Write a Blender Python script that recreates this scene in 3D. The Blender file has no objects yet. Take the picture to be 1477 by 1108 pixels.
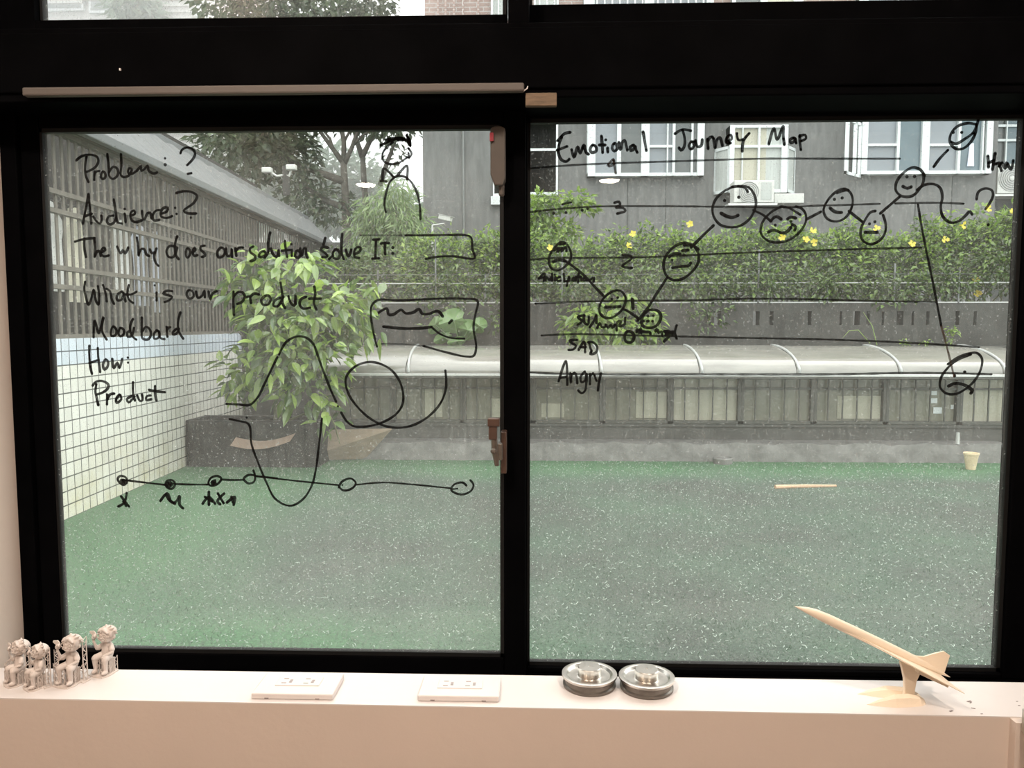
import bpy, math, random
from mathutils import Vector, Matrix, Euler
scene = bpy.context.scene
COL = scene.collection
R = math.radians
rnd = random.Random(7)

# ------------------------------------------------------------------ camera
FOC, YAW, PITCH = 1109.0, 1.8, 4.34
cam_d = bpy.data.cameras.new('camera')
cam_d.sensor_width = 36.0
cam_d.lens = 36.0 * FOC / 1477.0
cam_d.clip_start, cam_d.clip_end = 0.02, 300
cam = bpy.data.objects.new('camera', cam_d)
COL.objects.link(cam)
cam.location = (0, 0, 1.5)
cam.rotation_euler = (R(90 - PITCH), 0, R(YAW))
scene.camera = cam
CR = Matrix.Rotation(R(YAW), 3, 'Z') @ Matrix.Rotation(R(90 - PITCH), 3, 'X')
CP = Vector((0, 0, 1.5))

# ------------------------------------------------------------------ sky, light, exposure
world = bpy.data.worlds.new('overcast')
scene.world = world
world.use_nodes = True
nt = world.node_tree
nt.nodes.clear()
wo = nt.nodes.new('ShaderNodeOutputWorld')
bg = nt.nodes.new('ShaderNodeBackground')
tc = nt.nodes.new('ShaderNodeTexCoord')
sp = nt.nodes.new('ShaderNodeSeparateXYZ')
rp = nt.nodes.new('ShaderNodeValToRGB')
rp.color_ramp.elements[0].position = 0.0
rp.color_ramp.elements[0].color = (0.62, 0.66, 0.66, 1)
rp.color_ramp.elements[1].position = 0.8
rp.color_ramp.elements[1].color = (1.0, 1.0, 0.98, 1)
nt.links.new(tc.outputs['Generated'], sp.inputs[0])
nt.links.new(sp.outputs['Z'], rp.inputs[0])
nt.links.new(rp.outputs[0], bg.inputs[0])
bg.inputs[1].default_value = 1.9
nt.links.new(bg.outputs[0], wo.inputs[0])

sun_d = bpy.data.lights.new('cloudy_sun', 'SUN')
sun_d.energy = 0.9
sun_d.angle = R(70)
sun_d.color = (1.0, 0.98, 0.94)
sun = bpy.data.objects.new('cloudy_sun', sun_d)
COL.objects.link(sun)
sun.rotation_euler = (R(-28), R(32), 0)     # veiled sun high over the courtyard, from the right and behind the house

vs = scene.view_settings
vs.view_transform = 'Standard'
vs.look = 'None'
vs.gamma = 1.0
vs.use_curve_mapping = False
vs.exposure = 1.0
scene.cycles.use_denoising = True
scene.cycles.max_bounces = 9
scene.cycles.transparent_max_bounces = 24
scene.cycles.sample_clamp_indirect = 6

# ------------------------------------------------------------------ photo pixel -> place
def ray(x, y):
    return CR @ Vector(((x - 738.5) / FOC, -(y - 554) / FOC, -1.0))
def at(x, y, Y):
    d = ray(x, y)
    return CP + d * (Y / d.y)
def onz(x, y, z):
    d = ray(x, y)
    return CP + d * ((z - 1.5) / d.z)
def rect(x0, y0, x1, y1, Y):
    ym, xm = (y0 + y1) / 2, (x0 + x1) / 2
    return at(x0, ym, Y).x, at(x1, ym, Y).x, at(xm, y1, Y).z, at(xm, y0, Y).z   # X0, X1, Z0, Z1

# ------------------------------------------------------------------ scene helpers
def tag(o, label=None, cat=None, group=None, kind=None):
    if label: o['label'] = label
    if cat: o['category'] = cat
    if group: o['group'] = group
    if kind: o['kind'] = kind
    return o
def empty(name, loc, label=None, cat=None, group=None, kind=None, rot=(0, 0, 0)):
    o = bpy.data.objects.new(name, None)
    o.empty_display_size = 0.1
    COL.objects.link(o)
    o.location = loc
    o.rotation_euler = rot
    return tag(o, label, cat, group, kind)

class MB:
    def __init__(s):
        s.v, s.f = [], []
    def add(s, vs_, fs_):
        n = len(s.v)
        s.v += [tuple(p) for p in vs_]
        s.f += [tuple(i + n for i in f) for f in fs_]
        return s
    def box(s, x0, y0, z0, x1, y1, z1, M=None):
        x0, x1 = min(x0, x1), max(x0, x1); y0, y1 = min(y0, y1), max(y0, y1); z0, z1 = min(z0, z1), max(z0, z1)
        p = [Vector(q) for q in ((x0,y0,z0),(x1,y0,z0),(x1,y1,z0),(x0,y1,z0),(x0,y0,z1),(x1,y0,z1),(x1,y1,z1),(x0,y1,z1))]
        if M: p = [M @ q for q in p]
        return s.add(p, [(0,3,2,1),(4,5,6,7),(0,1,5,4),(1,2,6,5),(2,3,7,6),(3,0,4,7)])
    def rbox(s, r4, y0, y1):                      # (X0,X1,Z0,Z1) at a depth range
        return s.box(r4[0], y0, r4[2], r4[1], y1, r4[3])
    def prism(s, poly, d, M=None):                # polygon in xy, extruded along z by d
        n = len(poly)
        p = [Vector((a, b, 0)) for a, b in poly] + [Vector((a, b, d)) for a, b in poly]
        if M: p = [M @ q for q in p]
        return s.add(p, [tuple(range(n))[::-1], tuple(range(n, 2*n))] + [(i, (i+1) % n, n + (i+1) % n, n + i) for i in range(n)])
    def tube(s, pts, r, n=6, cap=True):
        pts = [Vector(p) for p in pts]
        rs = r if isinstance(r, (list, tuple)) else [r] * len(pts)
        vs_, fs_ = [], []
        up = None
        for i, p in enumerate(pts):
            t = (pts[min(i+1, len(pts)-1)] - pts[max(i-1, 0)])
            t = t.normalized() if t.length > 1e-9 else Vector((0, 0, 1))
            if up is None:
                up = t.orthogonal().normalized()
            else:
                up = (up - t * up.dot(t))
                up = up.normalized() if up.length > 1e-6 else t.orthogonal().normalized()
            b = t.cross(up)
            for k in range(n):
                a = 2 * math.pi * k / n
                vs_.append(p + (up * math.cos(a) + b * math.sin(a)) * rs[i])
        for i in range(len(pts) - 1):
            for k in range(n):
                fs_.append((i*n + k, i*n + (k+1) % n, (i+1)*n + (k+1) % n, (i+1)*n + k))
        if cap:
            fs_.append(tuple(range(n))[::-1])
            fs_.append(tuple(range((len(pts)-1)*n, len(pts)*n)))
        return s.add(vs_, fs_)
    def lathe(s, prof, n=32, M=None, closed=False):
        vs_, fs_ = [], []
        for r, z in prof:
            for k in range(n):
                a = 2 * math.pi * k / n
                q = Vector((r * math.cos(a), r * math.sin(a), z))
                vs_.append(M @ q if M else q)
        m = len(prof)
        for i in range(m - 1 if not closed else m):
            j = (i + 1) % m
            for k in range(n):
                fs_.append((i*n + k, i*n + (k+1) % n, j*n + (k+1) % n, j*n + k))
        if not closed:
            fs_.append(tuple(range(n))[::-1]); fs_.append(tuple(range((m-1)*n, m*n)))
        return s.add(vs_, fs_)
    def ball(s, c, r, nu=12, nv=8, M=None):
        r = r if isinstance(r, (tuple, list)) else (r, r, r)
        vs_, fs_ = [], []
        for i in range(nv + 1):
            th = math.pi * i / nv
            for k in range(nu):
                a = 2 * math.pi * k / nu
                q = Vector((c[0] + r[0]*math.sin(th)*math.cos(a), c[1] + r[1]*math.sin(th)*math.sin(a), c[2] - r[2]*math.cos(th)))
                vs_.append(M @ q if M else q)
        for i in range(nv):
            for k in range(nu):
                fs_.append((i*nu + k, i*nu + (k+1) % nu, (i+1)*nu + (k+1) % nu, (i+1)*nu + k))
        return s.add(vs_, fs_)
    def capsule(s, a, b, ra, rb, n=10):
        a, b = Vector(a), Vector(b)
        s.tube([a.lerp(b, t) for t in (0, .33, .66, 1)], [ra + (rb-ra)*t for t in (0, .33, .66, 1)], n)
        s.ball(a, ra, n, 6); s.ball(b, rb, n, 6)
        return s
    def build(s, name, mat, parent=None, smooth=False, bevel=0, origin=None, remesh=0, kind=None, label=None, local=False):
        me = bpy.data.meshes.new(name)
        o0 = Vector(origin) if origin is not None else None
        if parent is not None and not local:          # vertices are given in the world: bring them to the parent
            off = Vector((0, 0, 0)); q = parent
            while q is not None: off += q.location; q = q.parent
            s.v = [tuple(Vector(p) - off) for p in s.v]
        me.from_pydata([tuple(Vector(p) - o0) for p in s.v] if o0 is not None else s.v, [], s.f)
        me.validate(); me.update()
        if smooth:
            me.polygons.foreach_set('use_smooth', [True] * len(me.polygons))
        if mat: me.materials.append(mat)
        o = bpy.data.objects.new(name, me)
        COL.objects.link(o)
        if o0 is not None: o.location = o0
        if parent is not None:
            o.parent = parent
            o.matrix_parent_inverse = Matrix.Identity(4)
        if bevel:
            m = o.modifiers.new('bevel', 'BEVEL'); m.width = bevel; m.segments = 2; m.limit_method = 'ANGLE'; m.angle_limit = R(40)
        if remesh:
            m = o.modifiers.new('remesh', 'REMESH'); m.mode = 'VOXEL'; m.voxel_size = remesh; m.use_smooth_shade = True
            m = o.modifiers.new('smooth', 'SMOOTH'); m.iterations = 2; m.factor = 0.5
        if kind: o['kind'] = kind
        if label: o['label'] = label
        return o
def copy_tree(o, parent=None):
    c = o.copy(); COL.objects.link(c)
    if parent is not None: c.parent = parent
    for ch in list(o.children): copy_tree(ch, c)
    return c
# ------------------------------------------------------------------ materials
def new_mat(name):
    m = bpy.data.materials.new(name); m.use_nodes = True
    t = m.node_tree; t.nodes.clear()
    out = t.nodes.new('ShaderNodeOutputMaterial')
    return m, t, out
def N(t, kind, **kw):
    n = t.nodes.new(kind)
    for k, v in kw.items():
        if k in n.inputs.keys() if hasattr(n.inputs, 'keys') else False: n.inputs[k].default_value = v
        else: setattr(n, k, v)
    return n
def ramp(t, src, stops):
    r = t.nodes.new('ShaderNodeValToRGB')
    e = r.color_ramp.elements
    while len(e) < len(stops): e.new(0.5)
    for i, (p, c) in enumerate(stops):
        e[i].position = p; e[i].color = (*c, 1) if len(c) == 3 else c
    t.links.new(src, r.inputs[0])
    return r.outputs[0]
def g(v): return (v, v, v)
def noise_tex(t, scale, detail=4, rough=0.6, stretch=(1, 1, 1), coord='Object'):
    c = t.nodes.new('ShaderNodeTexCoord')
    mp = t.nodes.new('ShaderNodeMapping')
    mp.inputs['Scale'].default_value = stretch
    n = t.nodes.new('ShaderNodeTexNoise')
    n.inputs['Scale'].default_value = scale; n.inputs['Detail'].default_value = detail; n.inputs['Roughness'].default_value = rough
    t.links.new(c.outputs[coord], mp.inputs[0]); t.links.new(mp.outputs[0], n.inputs['Vector'])
    return n.outputs['Fac']
def mat(name, col, rough=0.6, metal=0.0, var=0.0, scale=8, stretch=(1, 1, 1), bump=0.0, bscale=None, spec=0.5, trans=0.0):
    m, t, out = new_mat(name)
    p = t.nodes.new('ShaderNodeBsdfPrincipled')
    p.inputs['Base Color'].default_value = (*col, 1)
    p.inputs['Roughness'].default_value = rough
    p.inputs['Metallic'].default_value = metal
    p.inputs['Specular IOR Level'].default_value = spec
    p.inputs['Transmission Weight'].default_value = trans
    if var:
        f = noise_tex(t, scale, stretch=stretch)
        lo = tuple(max(0, c * (1 - var)) for c in col); hi = tuple(min(1, c * (1 + var)) for c in col)
        t.links.new(ramp(t, f, [(0.3, lo), (0.7, hi)]), p.inputs['Base Color'])
    if bump:
        b = t.nodes.new('ShaderNodeBump'); b.inputs['Strength'].default_value = bump; b.inputs['Distance'].default_value = 0.01
        t.links.new(noise_tex(t, bscale or scale * 4, stretch=stretch), b.inputs['Height']); t.links.new(b.outputs[0], p.inputs['Normal'])
    t.links.new(p.outputs[0], out.inputs[0])
    return m
def leaf_mat(name, cols, translucent=0.35, gloss=0.06):
    m, t, out = new_mat(name)
    gi = t.nodes.new('ShaderNodeNewGeometry')
    n = len(cols)
    c = ramp(t, gi.outputs['Random Per Island'], [(i / max(1, n - 1), col) for i, col in enumerate(cols)])
    d = t.nodes.new('ShaderNodeBsdfDiffuse'); tr = t.nodes.new('ShaderNodeBsdfTranslucent'); gl = t.nodes.new('ShaderNodeBsdfGlossy')
    gl.inputs['Roughness'].default_value = 0.35
    m1 = t.nodes.new('ShaderNodeMixShader'); m1.inputs[0].default_value = translucent
    m2 = t.nodes.new('ShaderNodeMixShader'); m2.inputs[0].default_value = gloss
    t.links.new(c, d.inputs[0]); t.links.new(c, tr.inputs[0])
    t.links.new(d.outputs[0], m1.inputs[1]); t.links.new(tr.outputs[0], m1.inputs[2])
    t.links.new(m1.outputs[0], m2.inputs[1]); t.links.new(gl.outputs[0], m2.inputs[2]); t.links.new(m2.outputs[0], out.inputs[0])
    return m
def math_n(t, op, a, b=None):
    n = t.nodes.new('ShaderNodeMath'); n.operation = op
    for i, v in enumerate((a, b)):
        if v is None: continue
        if isinstance(v, (int, float)): n.inputs[i].default_value = v
        else: t.links.new(v, n.inputs[i])
    return n.outputs[0]
def thin_glass(name, tint, refl=0.04, dirt=0.0, dirt_col=(0.8, 0.82, 0.8), grime=0.0):
    # clear sheet: straight-through light, a mirror share growing to grazing angles, and a film of dust and dried rain
    m, t, out = new_mat(name)
    tr = t.nodes.new('ShaderNodeBsdfTransparent'); tr.inputs[0].default_value = (*tint, 1)
    gl = t.nodes.new('ShaderNodeBsdfGlossy'); gl.inputs['Roughness'].default_value = 0.0
    lw = t.nodes.new('ShaderNodeLayerWeight'); lw.inputs['Blend'].default_value = 0.5
    f5 = math_n(t, 'POWER', lw.outputs['Facing'], 5.0)
    fac = math_n(t, 'ADD', math_n(t, 'MULTIPLY', f5, 0.6), refl)
    mx = t.nodes.new('ShaderNodeMixShader')
    t.links.new(fac, mx.inputs[0]); t.links.new(tr.outputs[0], mx.inputs[1]); t.links.new(gl.outputs[0], mx.inputs[2])
    last = mx.outputs[0]
    if dirt:
        di = t.nodes.new('ShaderNodeBsdfDiffuse'); di.inputs[0].default_value = (*dirt_col, 1)
        tl = t.nodes.new('ShaderNodeBsdfTranslucent'); tl.inputs[0].default_value = (*dirt_col, 1)
        ms = t.nodes.new('ShaderNodeMixShader'); ms.inputs[0].default_value = 0.7
        t.links.new(di.outputs[0], ms.inputs[1]); t.links.new(tl.outputs[0], ms.inputs[2])
        streak = ramp(t, noise_tex(t, 6, 5, 0.65, (22, 22, 1.6)), [(0.40, g(0.55)), (0.72, g(1.25))])
        blot = ramp(t, noise_tex(t, 7, 4, 0.6), [(0.3, g(0.6)), (0.75, g(1.25))])
        spk = ramp(t, noise_tex(t, 330, 2, 0.5), [(0.62, g(0.0)), (0.72, g(2.6))])
        d = math_n(t, 'MULTIPLY', math_n(t, 'MULTIPLY', streak, blot), dirt)
        if grime:
            c = t.nodes.new('ShaderNodeNewGeometry'); sx = t.nodes.new('ShaderNodeSeparateXYZ'); t.links.new(c.outputs['Position'], sx.inputs[0])
            mr = t.nodes.new('ShaderNodeMapRange'); mr.inputs['From Min'].default_value = 1.42; mr.inputs['From Max'].default_value = 1.10
            mr.inputs['To Min'].default_value = 0.0; mr.inputs['To Max'].default_value = grime
            t.links.new(sx.outputs['Z'], mr.inputs['Value'])
            d = math_n(t, 'ADD', d, math_n(t, 'MULTIPLY', mr.outputs[0], blot))
        d = math_n(t, 'ADD', d, math_n(t, 'MULTIPLY', spk, 0.10))
        m2 = t.nodes.new('ShaderNodeMixShader')
        t.links.new(d, m2.inputs[0]); t.links.new(last, m2.inputs[1]); t.links.new(ms.outputs[0], m2.inputs[2])
        last = m2.outputs[0]
    t.links.new(last, out.inputs[0])
    return m
def emit(name, col, strength):
    m, t, out = new_mat(name)
    e = t.nodes.new('ShaderNodeEmission'); e.inputs[0].default_value = (*col, 1); e.inputs[1].default_value = strength
    t.links.new(e.outputs[0], out.inputs[0])
    return m
def ink(name, col, clear):
    m, t, out = new_mat(name)
    d = t.nodes.new('ShaderNodeBsdfPrincipled'); d.inputs['Base Color'].default_value = (*col, 1); d.inputs['Roughness'].default_value = 0.6; d.inputs['Specular IOR Level'].default_value = 0.1
    tr = t.nodes.new('ShaderNodeBsdfTransparent')
    mx = t.nodes.new('ShaderNodeMixShader')
    f = ramp(t, noise_tex(t, 90, 2, 0.5), [(0.3, g(max(0, clear - 0.08))), (0.7, g(clear + 0.08))])
    t.links.new(f, mx.inputs[0]); t.links.new(d.outputs[0], mx.inputs[1]); t.links.new(tr.outputs[0], mx.inputs[2]); t.links.new(mx.outputs[0], out.inputs[0])
    return m

M = {}
M['frame'] = mat('black_painted_aluminium', (0.0018, 0.0018, 0.0021), 0.5, var=0.3, scale=14, spec=0.006)
M['gasket'] = mat('black_rubber_gasket', (0.006, 0.006, 0.006), 0.6, spec=0.2)
M['glass'] = thin_glass('dusty_window_glass', (0.955, 0.97, 0.96), 0.022, dirt=0.062, grime=0.042)
M['glass_right'] = thin_glass('dusty_right_window_glass', (0.95, 0.965, 0.955), 0.022, dirt=0.050, grime=0.010)
M['glass_clean'] = thin_glass('upper_window_glass', (0.97, 0.98, 0.975), 0.022, dirt=0.07)
M['ink'] = ink('black_marker_ink', (0.004, 0.004, 0.004), 0.05)
M['ink_thin'] = ink('thin_marker_ink', (0.006, 0.006, 0.005), 0.16)
M['ink_faded'] = ink('faded_marker_ink', (0.01, 0.01, 0.009), 0.45)
M['ink_brown'] = ink('brownish_marker_ink', (0.05, 0.035, 0.025), 0.18)
M['sill'] = mat('glossy_white_sill_paint', (0.66, 0.615, 0.60), 0.38, var=0.03, scale=5, bump=0.04, bscale=30)
M['wall'] = mat('pale_pink_wall_paint', (0.60, 0.50, 0.435), 0.6, var=0.03, scale=4, bump=0.05, bscale=60)
M['ceiling'] = mat('ceiling_paint', (0.7, 0.68, 0.65), 0.8, var=0.02)
M['floor'] = mat('grey_floor', (0.25, 0.23, 0.21), 0.5, var=0.15, scale=3)
M['beige'] = mat('beige_plastic', (0.10, 0.085, 0.076), 0.5, var=0.04, scale=20, spec=0.3)
M['sensor'] = mat('aged_beige_plastic', (0.075, 0.063, 0.054), 0.5, var=0.05, scale=30, spec=0.3)
M['red'] = mat('red_plastic', (0.2, 0.008, 0.018), 0.45, var=0.05)
M['brown_metal'] = mat('brown_enamel_metal', (0.085, 0.05, 0.038), 0.35, 0.3, var=0.12, scale=60)
M['raw_wood'] = mat('raw_wood', (0.13, 0.085, 0.05), 0.7, var=0.35, scale=40, stretch=(1, 6, 6))
M['white_plastic'] = mat('white_socket_plastic', (0.68, 0.63, 0.615), 0.32, var=0.015)
M['slot'] = mat('socket_slot', (0.20, 0.16, 0.15), 0.6)
M['led'] = mat('grey_indicator', (0.32, 0.28, 0.28), 0.4)
M['steel'] = mat('turned_steel', (0.62, 0.59, 0.55), 0.28, 1.0, var=0.08, scale=30, bump=0.02, bscale=200)
M['steel_dark'] = mat('dull_dark_steel', (0.20, 0.18, 0.16), 0.38, 0.9, var=0.15, scale=60)
M['brushed'] = mat('brushed_steel', (0.55, 0.53, 0.5), 0.3, 1.0, var=0.06, scale=8, stretch=(1, 1, 30))
M['cream'] = mat('cream_printed_plastic', (0.80, 0.68, 0.54), 0.42, var=0.02, scale=80, stretch=(1, 1, 8))
M['pla'] = mat('light_grey_printed_resin', (0.60, 0.53, 0.49), 0.55, var=0.05, scale=60)
M['pla_shirt'] = mat('light_grey_resin_clothing', (0.62, 0.55, 0.51), 0.6, var=0.05, scale=60)
# outdoors
M['tile'] = None
M['slat'] = mat('weathered_grey_brown_slats', (0.145, 0.132, 0.113), 0.6, var=0.2, scale=3, stretch=(3, 3, 0.6))
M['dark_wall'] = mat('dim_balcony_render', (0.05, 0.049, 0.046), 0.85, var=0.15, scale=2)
M['roof'] = mat('weathered_grey_roof_sheet', (0.115, 0.122, 0.125), 0.55, var=0.12, scale=3, stretch=(0.6, 6, 1))
M['fascia'] = mat('grey_roof_fascia', (0.17, 0.18, 0.185), 0.5, var=0.1, scale=4)
M['kerb'] = mat('rough_light_concrete', (0.17, 0.165, 0.155), 0.9, var=0.3, scale=7, bump=0.5, bscale=25)
M['base'] = mat('damp_dark_render', (0.085, 0.083, 0.075), 0.85, var=0.2, scale=5)
M['dark_render'] = mat('dark_grey_garden_render', (0.085, 0.085, 0.083), 0.9, var=0.15, scale=3)
M['bronze'] = mat('bronze_window_frame', (0.085, 0.083, 0.072), 0.45, 0.2, var=0.1)
M['pane_warm'] = mat('olive_frosted_pane', (0.20, 0.195, 0.15), 0.25, var=0.18, scale=2.5)
M['pane_pale'] = mat('pale_blind_behind_glass', (0.40, 0.38, 0.30), 0.3, var=0.1, scale=3)
M['alu'] = mat('pale_aluminium', (0.55, 0.55, 0.53), 0.4, 0.3, var=0.06)
M['poly'] = mat('milky_polycarbonate', (0.21, 0.204, 0.182), 0.13, var=0.2, scale=2.2, stretch=(1, 4, 4), spec=1.0)
M['parapet'] = mat('dark_weathered_parapet', (0.048, 0.047, 0.042), 0.85, var=0.25, scale=4)
M['rail'] = mat('dull_galvanised_rail', (0.16, 0.165, 0.16), 0.4, 0.5, var=0.1)
M['stucco'] = mat('grey_pebbledash', (0.15, 0.15, 0.146), 0.9, var=0.2, scale=4, stretch=(3, 3, 0.5), bump=0.3, bscale=90)
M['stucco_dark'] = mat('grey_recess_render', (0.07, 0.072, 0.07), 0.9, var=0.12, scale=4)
M['white_frame'] = mat('white_window_frame', (0.60, 0.63, 0.63), 0.4)
M['p_blue'] = mat('pale_frosted_glass', (0.21, 0.23, 0.25), 0.25, var=0.06, scale=2)
M['p_dark'] = mat('dark_glass', (0.10, 0.108, 0.108), 0.15, var=0.1, scale=3)
M['p_teal'] = mat('blue_dark_glass', (0.11, 0.15, 0.17), 0.15, var=0.1, scale=3)
M['p_curtain'] = mat('cream_curtain_pane', (0.42, 0.40, 0.32), 0.5, var=0.06, scale=9, stretch=(8, 1, 0.3))
M['p_white'] = mat('white_curtain_pane', (0.42, 0.44, 0.42), 0.5, var=0.16, scale=9, stretch=(10, 1, 0.3))
M['ac'] = mat('white_ac_casing', (0.56, 0.56, 0.53), 0.45, var=0.04)
M['ac_grey'] = mat('grey_ac_grille', (0.27, 0.27, 0.265), 0.5)
M['cloth_white'] = mat('white_laundry', (0.85, 0.85, 0.83), 0.9, var=0.04, scale=12)
M['cloth_blue'] = mat('pale_blue_laundry', (0.66, 0.70, 0.80), 0.9, var=0.1, scale=12)
M['cloth_dark'] = mat('dark_laundry', (0.10, 0.09, 0.085), 0.9, var=0.1, scale=12)
M['cloth_cream'] = mat('cream_laundry', (0.80, 0.76, 0.62), 0.9, var=0.08, scale=12)
M['bark'] = mat('grey_bark', (0.11, 0.10, 0.085), 0.9, var=0.3, scale=9, bump=0.4)
M['stem'] = mat('green_brown_stem', (0.12, 0.12, 0.06), 0.8, var=0.2)
M['soil'] = mat('black_soil', (0.03, 0.028, 0.022), 0.95, var=0.4, scale=20, bump=0.6)
M['planter'] = mat('black_planter_box', (0.02, 0.019, 0.017), 0.7, var=0.25, scale=8)
M['plywood'] = mat('plywood_and_reflection', (0.28, 0.215, 0.155), 0.8, var=0.15, scale=4, stretch=(1, 8, 8))
M['card'] = mat('pinkish_board_and_reflection', (0.34, 0.24, 0.19), 0.8, var=0.1, scale=6)
M['stick'] = mat('pale_wood_stick', (0.50, 0.34, 0.22), 0.7, var=0.1, scale=20)
M['pot'] = mat('cream_pot', (0.62, 0.50, 0.33), 0.6, var=0.12, scale=12)
M['pale_block'] = mat('pale_tower_render', (0.52, 0.51, 0.49), 0.85, var=0.06, scale=0.6)
M['siding'] = mat('pale_siding', (0.46, 0.44, 0.43), 0.8, var=0.05, scale=1)
M['far_glass'] = mat('far_grey_glass', (0.22, 0.24, 0.24), 0.3)
M['yellow'] = leaf_mat('yellow_petals', [(0.75, 0.58, 0.02), (0.8, 0.68, 0.06)], 0.4)
M['leaf_big'] = leaf_mat('bright_broad_leaves', [(0.035, 0.075, 0.015), (0.09, 0.18, 0.03), (0.24, 0.38, 0.05), (0.36, 0.50, 0.09), (0.07, 0.15, 0.05)], 0.4, 0.10)  # lit and shaded leaf tones put into the per-leaf colours
M['leaf_hedge'] = leaf_mat('hedge_leaves', [(0.03, 0.055, 0.015), (0.06, 0.11, 0.025), (0.17, 0.27, 0.05), (0.045, 0.085, 0.025)], 0.4, 0.07)
M['leaf_lime'] = leaf_mat('fresh_green_leaves', [(0.10, 0.18, 0.03), (0.20, 0.32, 0.05), (0.32, 0.44, 0.08)], 0.45, 0.06)
M['leaf_taro'] = leaf_mat('large_taro_leaves', [(0.13, 0.24, 0.08), (0.18, 0.30, 0.10)], 0.45, 0.06)
M['leaf_tree'] = leaf_mat('grey_green_tree_leaves', [(0.05, 0.075, 0.045), (0.085, 0.12, 0.07), (0.12, 0.16, 0.09)], 0.42, 0.05)
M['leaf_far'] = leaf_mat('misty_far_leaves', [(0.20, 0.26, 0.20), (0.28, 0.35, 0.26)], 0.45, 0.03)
M['leaf_bamboo'] = leaf_mat('yellow_green_fronds', [(0.13, 0.20, 0.08), (0.22, 0.32, 0.12), (0.28, 0.37, 0.16)], 0.45, 0.05)

def tile_material():
    m, t, out = new_mat('square_glazed_tiles')
    p = t.nodes.new('ShaderNodeBsdfPrincipled'); p.inputs['Roughness'].default_value = 0.25
    c = t.nodes.new('ShaderNodeTexCoord'); s = t.nodes.new('ShaderNodeSeparateXYZ'); t.links.new(c.outputs['Object'], s.inputs[0])
    cb = t.nodes.new('ShaderNodeCombineXYZ')
    t.links.new(s.outputs['Y'], cb.inputs[0]); t.links.new(s.outputs['Z'], cb.inputs[1])
    br = t.nodes.new('ShaderNodeTexBrick'); br.offset = 0.0; br.squash = 1.0
    br.inputs['Scale'].default_value = 1.0
    br.inputs['Mortar Size'].default_value = 0.0055
    br.inputs['Mortar Smooth'].default_value = 0.2
    br.inputs['Brick Width'].default_value = 0.106
    br.inputs['Row Height'].default_value = 0.1085
    br.inputs['Color1'].default_value = (0.80, 0.79, 0.74, 1); br.inputs['Color2'].default_value = (0.70, 0.69, 0.64, 1)
    br.inputs['Mortar'].default_value = (0.11, 0.115, 0.11, 1)
    t.links.new(cb.outputs[0], br.inputs['Vector'])
    gt = math_n(t, 'GREATER_THAN', s.outputs['Z'], 1.193)
    blue = t.nodes.new('ShaderNodeMix'); blue.data_type = 'RGBA'; blue.blend_type = 'MULTIPLY'
    t.links.new(gt, blue.inputs[0]); t.links.new(br.outputs['Color'], blue.inputs[6]); blue.inputs[7].default_value = (0.84, 0.93, 1.12, 1)
    # old splash stains along the foot of the wall
    st = ramp(t, noise_tex(t, 3.5, 5, 0.65), [(0.35, g(0.0)), (0.7, g(1.0))])
    mr = t.nodes.new('ShaderNodeMapRange'); mr.inputs['From Min'].default_value = 0.75; mr.inputs['From Max'].default_value = 0.0
    t.links.new(s.outputs['Z'], mr.inputs['Value'])
    stain = math_n(t, 'MULTIPLY', math_n(t, 'ADD', math_n(t, 'MULTIPLY', st, 0.7), 0.2), mr.outputs[0])
    mx = t.nodes.new('ShaderNodeMix'); mx.data_type = 'RGBA'; mx.blend_type = 'MULTIPLY'
    t.links.new(stain, mx.inputs[0]); t.links.new(blue.outputs[2], mx.inputs[6]); mx.inputs[7].default_value = (0.76, 0.69, 0.49, 1)
    t.links.new(mx.outputs[2], p.inputs['Base Color'])
    bp = t.nodes.new('ShaderNodeBump'); bp.inputs['Strength'].default_value = 0.5; bp.inputs['Distance'].default_value = 0.004; bp.invert = True
    t.links.new(br.outputs['Fac'], bp.inputs['Height']); t.links.new(bp.outputs[0], p.inputs['Normal'])
    t.links.new(p.outputs[0], out.inputs[0])
    return m
M['tile'] = tile_material()
def brick_material():
    m, t, out = new_mat('reddish_brick_tiles')
    p = t.nodes.new('ShaderNodeBsdfPrincipled'); p.inputs['Roughness'].default_value = 0.7
    c = t.nodes.new('ShaderNodeTexCoord'); s = t.nodes.new('ShaderNodeSeparateXYZ'); t.links.new(c.outputs['Object'], s.inputs[0])
    cb = t.nodes.new('ShaderNodeCombineXYZ'); t.links.new(s.outputs['X'], cb.inputs[0]); t.links.new(s.outputs['Z'], cb.inputs[1])
    br = t.nodes.new('ShaderNodeTexBrick'); br.inputs['Scale'].default_value = 1.0
    br.inputs['Mortar Size'].default_value = 0.008; br.inputs['Brick Width'].default_value = 0.24; br.inputs['Row Height'].default_value = 0.075
    br.inputs['Color1'].default_value = (0.27, 0.185, 0.16, 1); br.inputs['Color2'].default_value = (0.33, 0.235, 0.205, 1); br.inputs['Mortar'].default_value = (0.40, 0.37, 0.35, 1)
    t.links.new(cb.outputs[0], br.inputs['Vector']); t.links.new(br.outputs['Color'], p.inputs['Base Color']); t.links.new(p.outputs[0], out.inputs[0])
    return m
M['brick'] = brick_material()
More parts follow.
